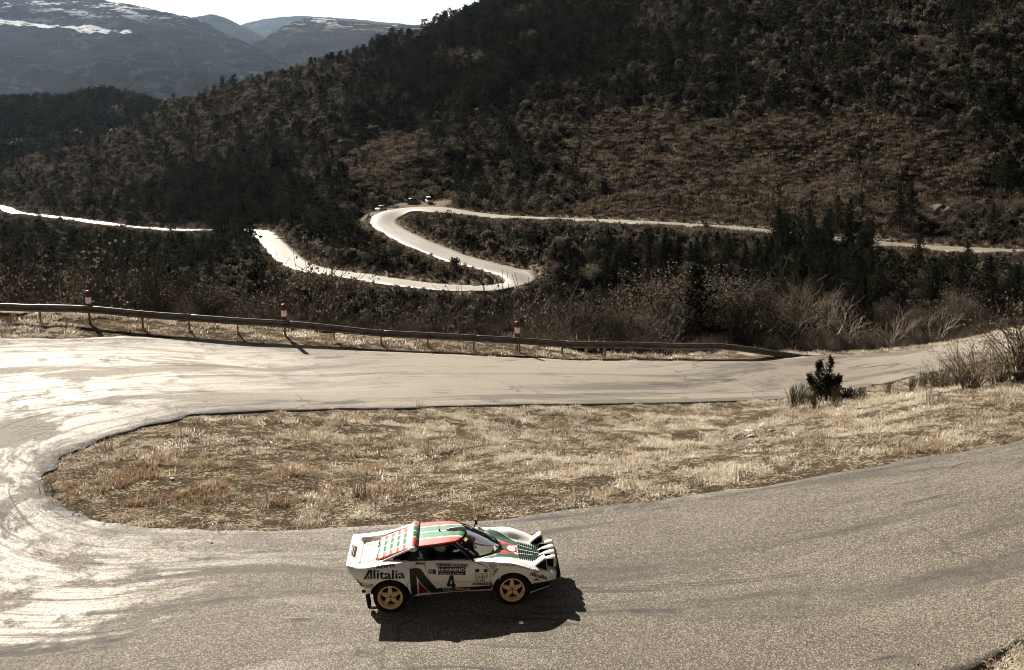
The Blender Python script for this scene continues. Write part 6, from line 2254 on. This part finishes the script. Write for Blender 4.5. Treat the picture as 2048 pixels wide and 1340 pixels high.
for i, (px_, D_, s, lb) in enumerate(((300, 55, 1.7, 'wide brown bush with pale seed heads behind the guard rail'), (345, 56, 1.75, 'brown bush leaning right behind the guard rail'), (245, 60, 1.4, 'small dark bush left of the wide brown bush'),
                                      (420, 54, .9, 'low brambles behind the guard rail, right of the brown bushes'), (500, 55, .8, 'low bush behind the guard rail just before the middle marker'), (190, 58, 1.0, 'low bush between the green bush and the brown bushes'))):
    o = plant(RED_N[i % 2], 'bush', behind(px_, D_), s, i * 2.1, 2)
    tag(o, lb, 'bush', 'bushes behind the guard rail')
for i, (px_, D_, s, lb) in enumerate(((1175, 60, .85, 'pale slender leafless tree behind the guard rail, right of the last marker'), (1335, 62, 1.0, 'pale forked leafless tree behind the guard rail'), (1345, 64, .8, 'pale leafless tree leaning out beside the forked one'),
                                      (1580, 70, 1.15, 'pale leafless tree before the dark pines, first of the group'), (1625, 71, 1.3, 'tall pale leafless tree before the dark pines'), (1665, 72, 1.1, 'pale leafless tree with upright limbs before the dark pines'),
                                      (1720, 74, .95, 'small pale leafless tree right of the tall one'), (1530, 68, .8, 'small pale leafless tree left of the group'), (1790, 80, .9, 'pale leafless tree above the tapered end of the rail'), (1880, 92, .95, 'pale leafless tree beside the far end of the upper road'), (1260, 63, .75, 'thin pale leafless tree between the last marker and the forked tree'), (1440, 66, .7, 'thin pale leafless tree above the tapering guard rail'),
                                      (1490, 74, 1.0, 'pale leafless tree set back behind the small one'), (1845, 90, .85, 'pale leafless tree leaning over the verge near the road bend'), (1605, 80, 1.35, 'pale leafless tree rising behind the tall one'))):
    o = plant(PALE_N[i % 4], 'bare_tree', behind(px_, D_), s * 1.05, i * 2.3, 1)
    tag(o, lb, 'tree', 'pale bare trees behind the guard rail')

# long dead grass stalk on the island
q, d_ = at(366, 897)
g = MB(); g.tube([(0, 0, -.02), (-.02, 0, .35), (-.05, 0, .75), (-.075, 0, 1.05), (-.13, 0, 1.22), (-.19, 0, 1.30)], [.007, .006, .005, .004, .003, .002], 5)
o = g.build('grass_stalk', M_STRAW_DARK); o.location = q
tag(o, 'single tall dead grass stalk standing on the island', 'grass stalk')

# loose stones on the island
rnd = random.Random(4)
ST = []
for k in range(4):
    bm = bmesh.new(); bmesh.ops.create_icosphere(bm, subdivisions=1, radius=1)
    for v in bm.verts: v.co *= rnd.uniform(.7, 1.15)
    for v in bm.verts: v.co.z *= .65
    me = bpy.data.meshes.new('stone'); bm.to_mesh(me); bm.free(); me.materials.append(simple('stone_%d' % k, (.30, .27, .23) if k else (.55, .52, .47), .9, var=.35, vscale=8)); ST.append(me)
for k in range(26):
    px_, py_ = 1490 + rnd.gauss(0, 26), 877 + rnd.gauss(0, 9)
    q, d_ = at(px_, py_)
    o = link('stone', ST[1 + k % 3]); s = rnd.uniform(.04, .10); o.scale = (s * rnd.uniform(.8, 1.5), s, s); o.location = (q[0], q[1], q[2] + s * .3); o.rotation_euler = (rnd.uniform(-.3, .3), rnd.uniform(-.3, .3), rnd.uniform(0, 6))
    tag(o, 'loose grey stone in the heap on the grass island', 'stone', 'stones heaped on the island')
for px_, py_, s, lb in ((1498, 868, .13, 'largest pale stone on top of the stone heap'), (1385, 713, .12, 'white stone at the foot of the guard rail near its tapered end'), (345, 960, .06, 'small white stone in the reddish grass')):
    q, d_ = at(px_, py_)
    o = link('stone', ST[0]); o.scale = (s * 1.3, s, s); o.location = (q[0], q[1], q[2] + s * .4)
    tag(o, lb, 'stone')

# thin mast on the skyline
q = PD(874, 52, 655)
g = MB(); g.tube([(0, 0, -8), (0, 0, 7)], [.16, .09], 6); g.box((0, 0, 5.5), (.9, .12, .8)); g.box((0, 0, 3.6), (.7, .12, .5))
o = g.build('mast', M_STEEL); o.location = (q[0], q[1], float(ground(q[0], q[1])) + 4)
tag(o, 'thin mast rising above the trees on the skyline', 'mast')

# rock outcrops on the far slope
M_ROCK = simple('pale_rock', (.11, .098, .08), .95, var=.6, vscale=.7, spec=.05)
for i, (px_, py_, s, lb) in enumerate(((690, 290, 4.5, 'pale rock face on the wooded slope left of the far hairpin'), (1120, 165, 4, 'rock ridge catching the light high on the big slope'),
                                       (1880, 424, 2.6, 'pale bare rock slab above the straight far road'), (2040, 352, 3.2, 'pale rock at the right edge of the big slope'), (962, 398, 2.6, 'eroded pale bank above the straight far road'))):
    for D_ in np.arange(170, 800, 1.5):
        q = PD(px_, py_, D_)
        if ground(q[0], q[1]) >= q[2]: break
    bm = bmesh.new(); bmesh.ops.create_icosphere(bm, subdivisions=4, radius=1)
    for v in bm.verts:
        n_ = float(fbm(np.array([v.co.x * 1.7 + i * 5]), np.array([v.co.y * 1.7 + v.co.z * 2.3]), 4, 90 + i, True)[0])
        v.co *= .55 + .75 * n_
    me = bpy.data.meshes.new('rock'); bm.to_mesh(me); bm.free(); me.materials.append(M_ROCK)
    o = link('rock', me); o.scale = (s * 1.3, s * .8, s * .75); o.location = (q[0], q[1], float(ground(q[0], q[1])) - s * .34); o.rotation_euler = (0, 0, i * .9)
    tag(o, lb, 'rock')

# loose gravel along the broken edges of the asphalt and thrown about the bend
rgg = np.random.default_rng(9)
ed_ = np.vstack([catmull(np.c_[EI[:, :2], EI[:, 2]], 1500)[:, :2], catmull(np.c_[EO[:, :2], EO[:, 2]], 900)[:, :2]])
k_ = rgg.integers(0, len(ed_), 9000)
gp = ed_[k_] + rgg.normal(0, .28, (9000, 2)) + rgg.uniform(-.6, .6, (9000, 2)) * (rgg.random((9000, 1)) < .3)
bend_ = np.c_[rgg.uniform(-24, -6, 700), rgg.uniform(15, 43, 700)]
bend_ = bend_[inside_poly(bend_[:, 0], bend_[:, 1], NEAR_POLY)]
gp = np.vstack([gp, bend_])
gpz = np.where(inside_poly(gp[:, 0], gp[:, 1], NEAR_POLY), base(gp[:, 0], gp[:, 1]) + .022, ground(gp[:, 0], gp[:, 1]) + .005)
o_k = (gp[:, 1] < 75)
gp, gpz = gp[o_k], gpz[o_k]
instancer('gravel', np.c_[gp, gpz], rgg.uniform(.005, .018, len(gp)) * np.where(rgg.random(len(gp)) < .03, 2.0, 1), rgg.uniform(0, 6, (len(gp), 3)), rgg.integers(0, 3, len(gp)), ST[1:])
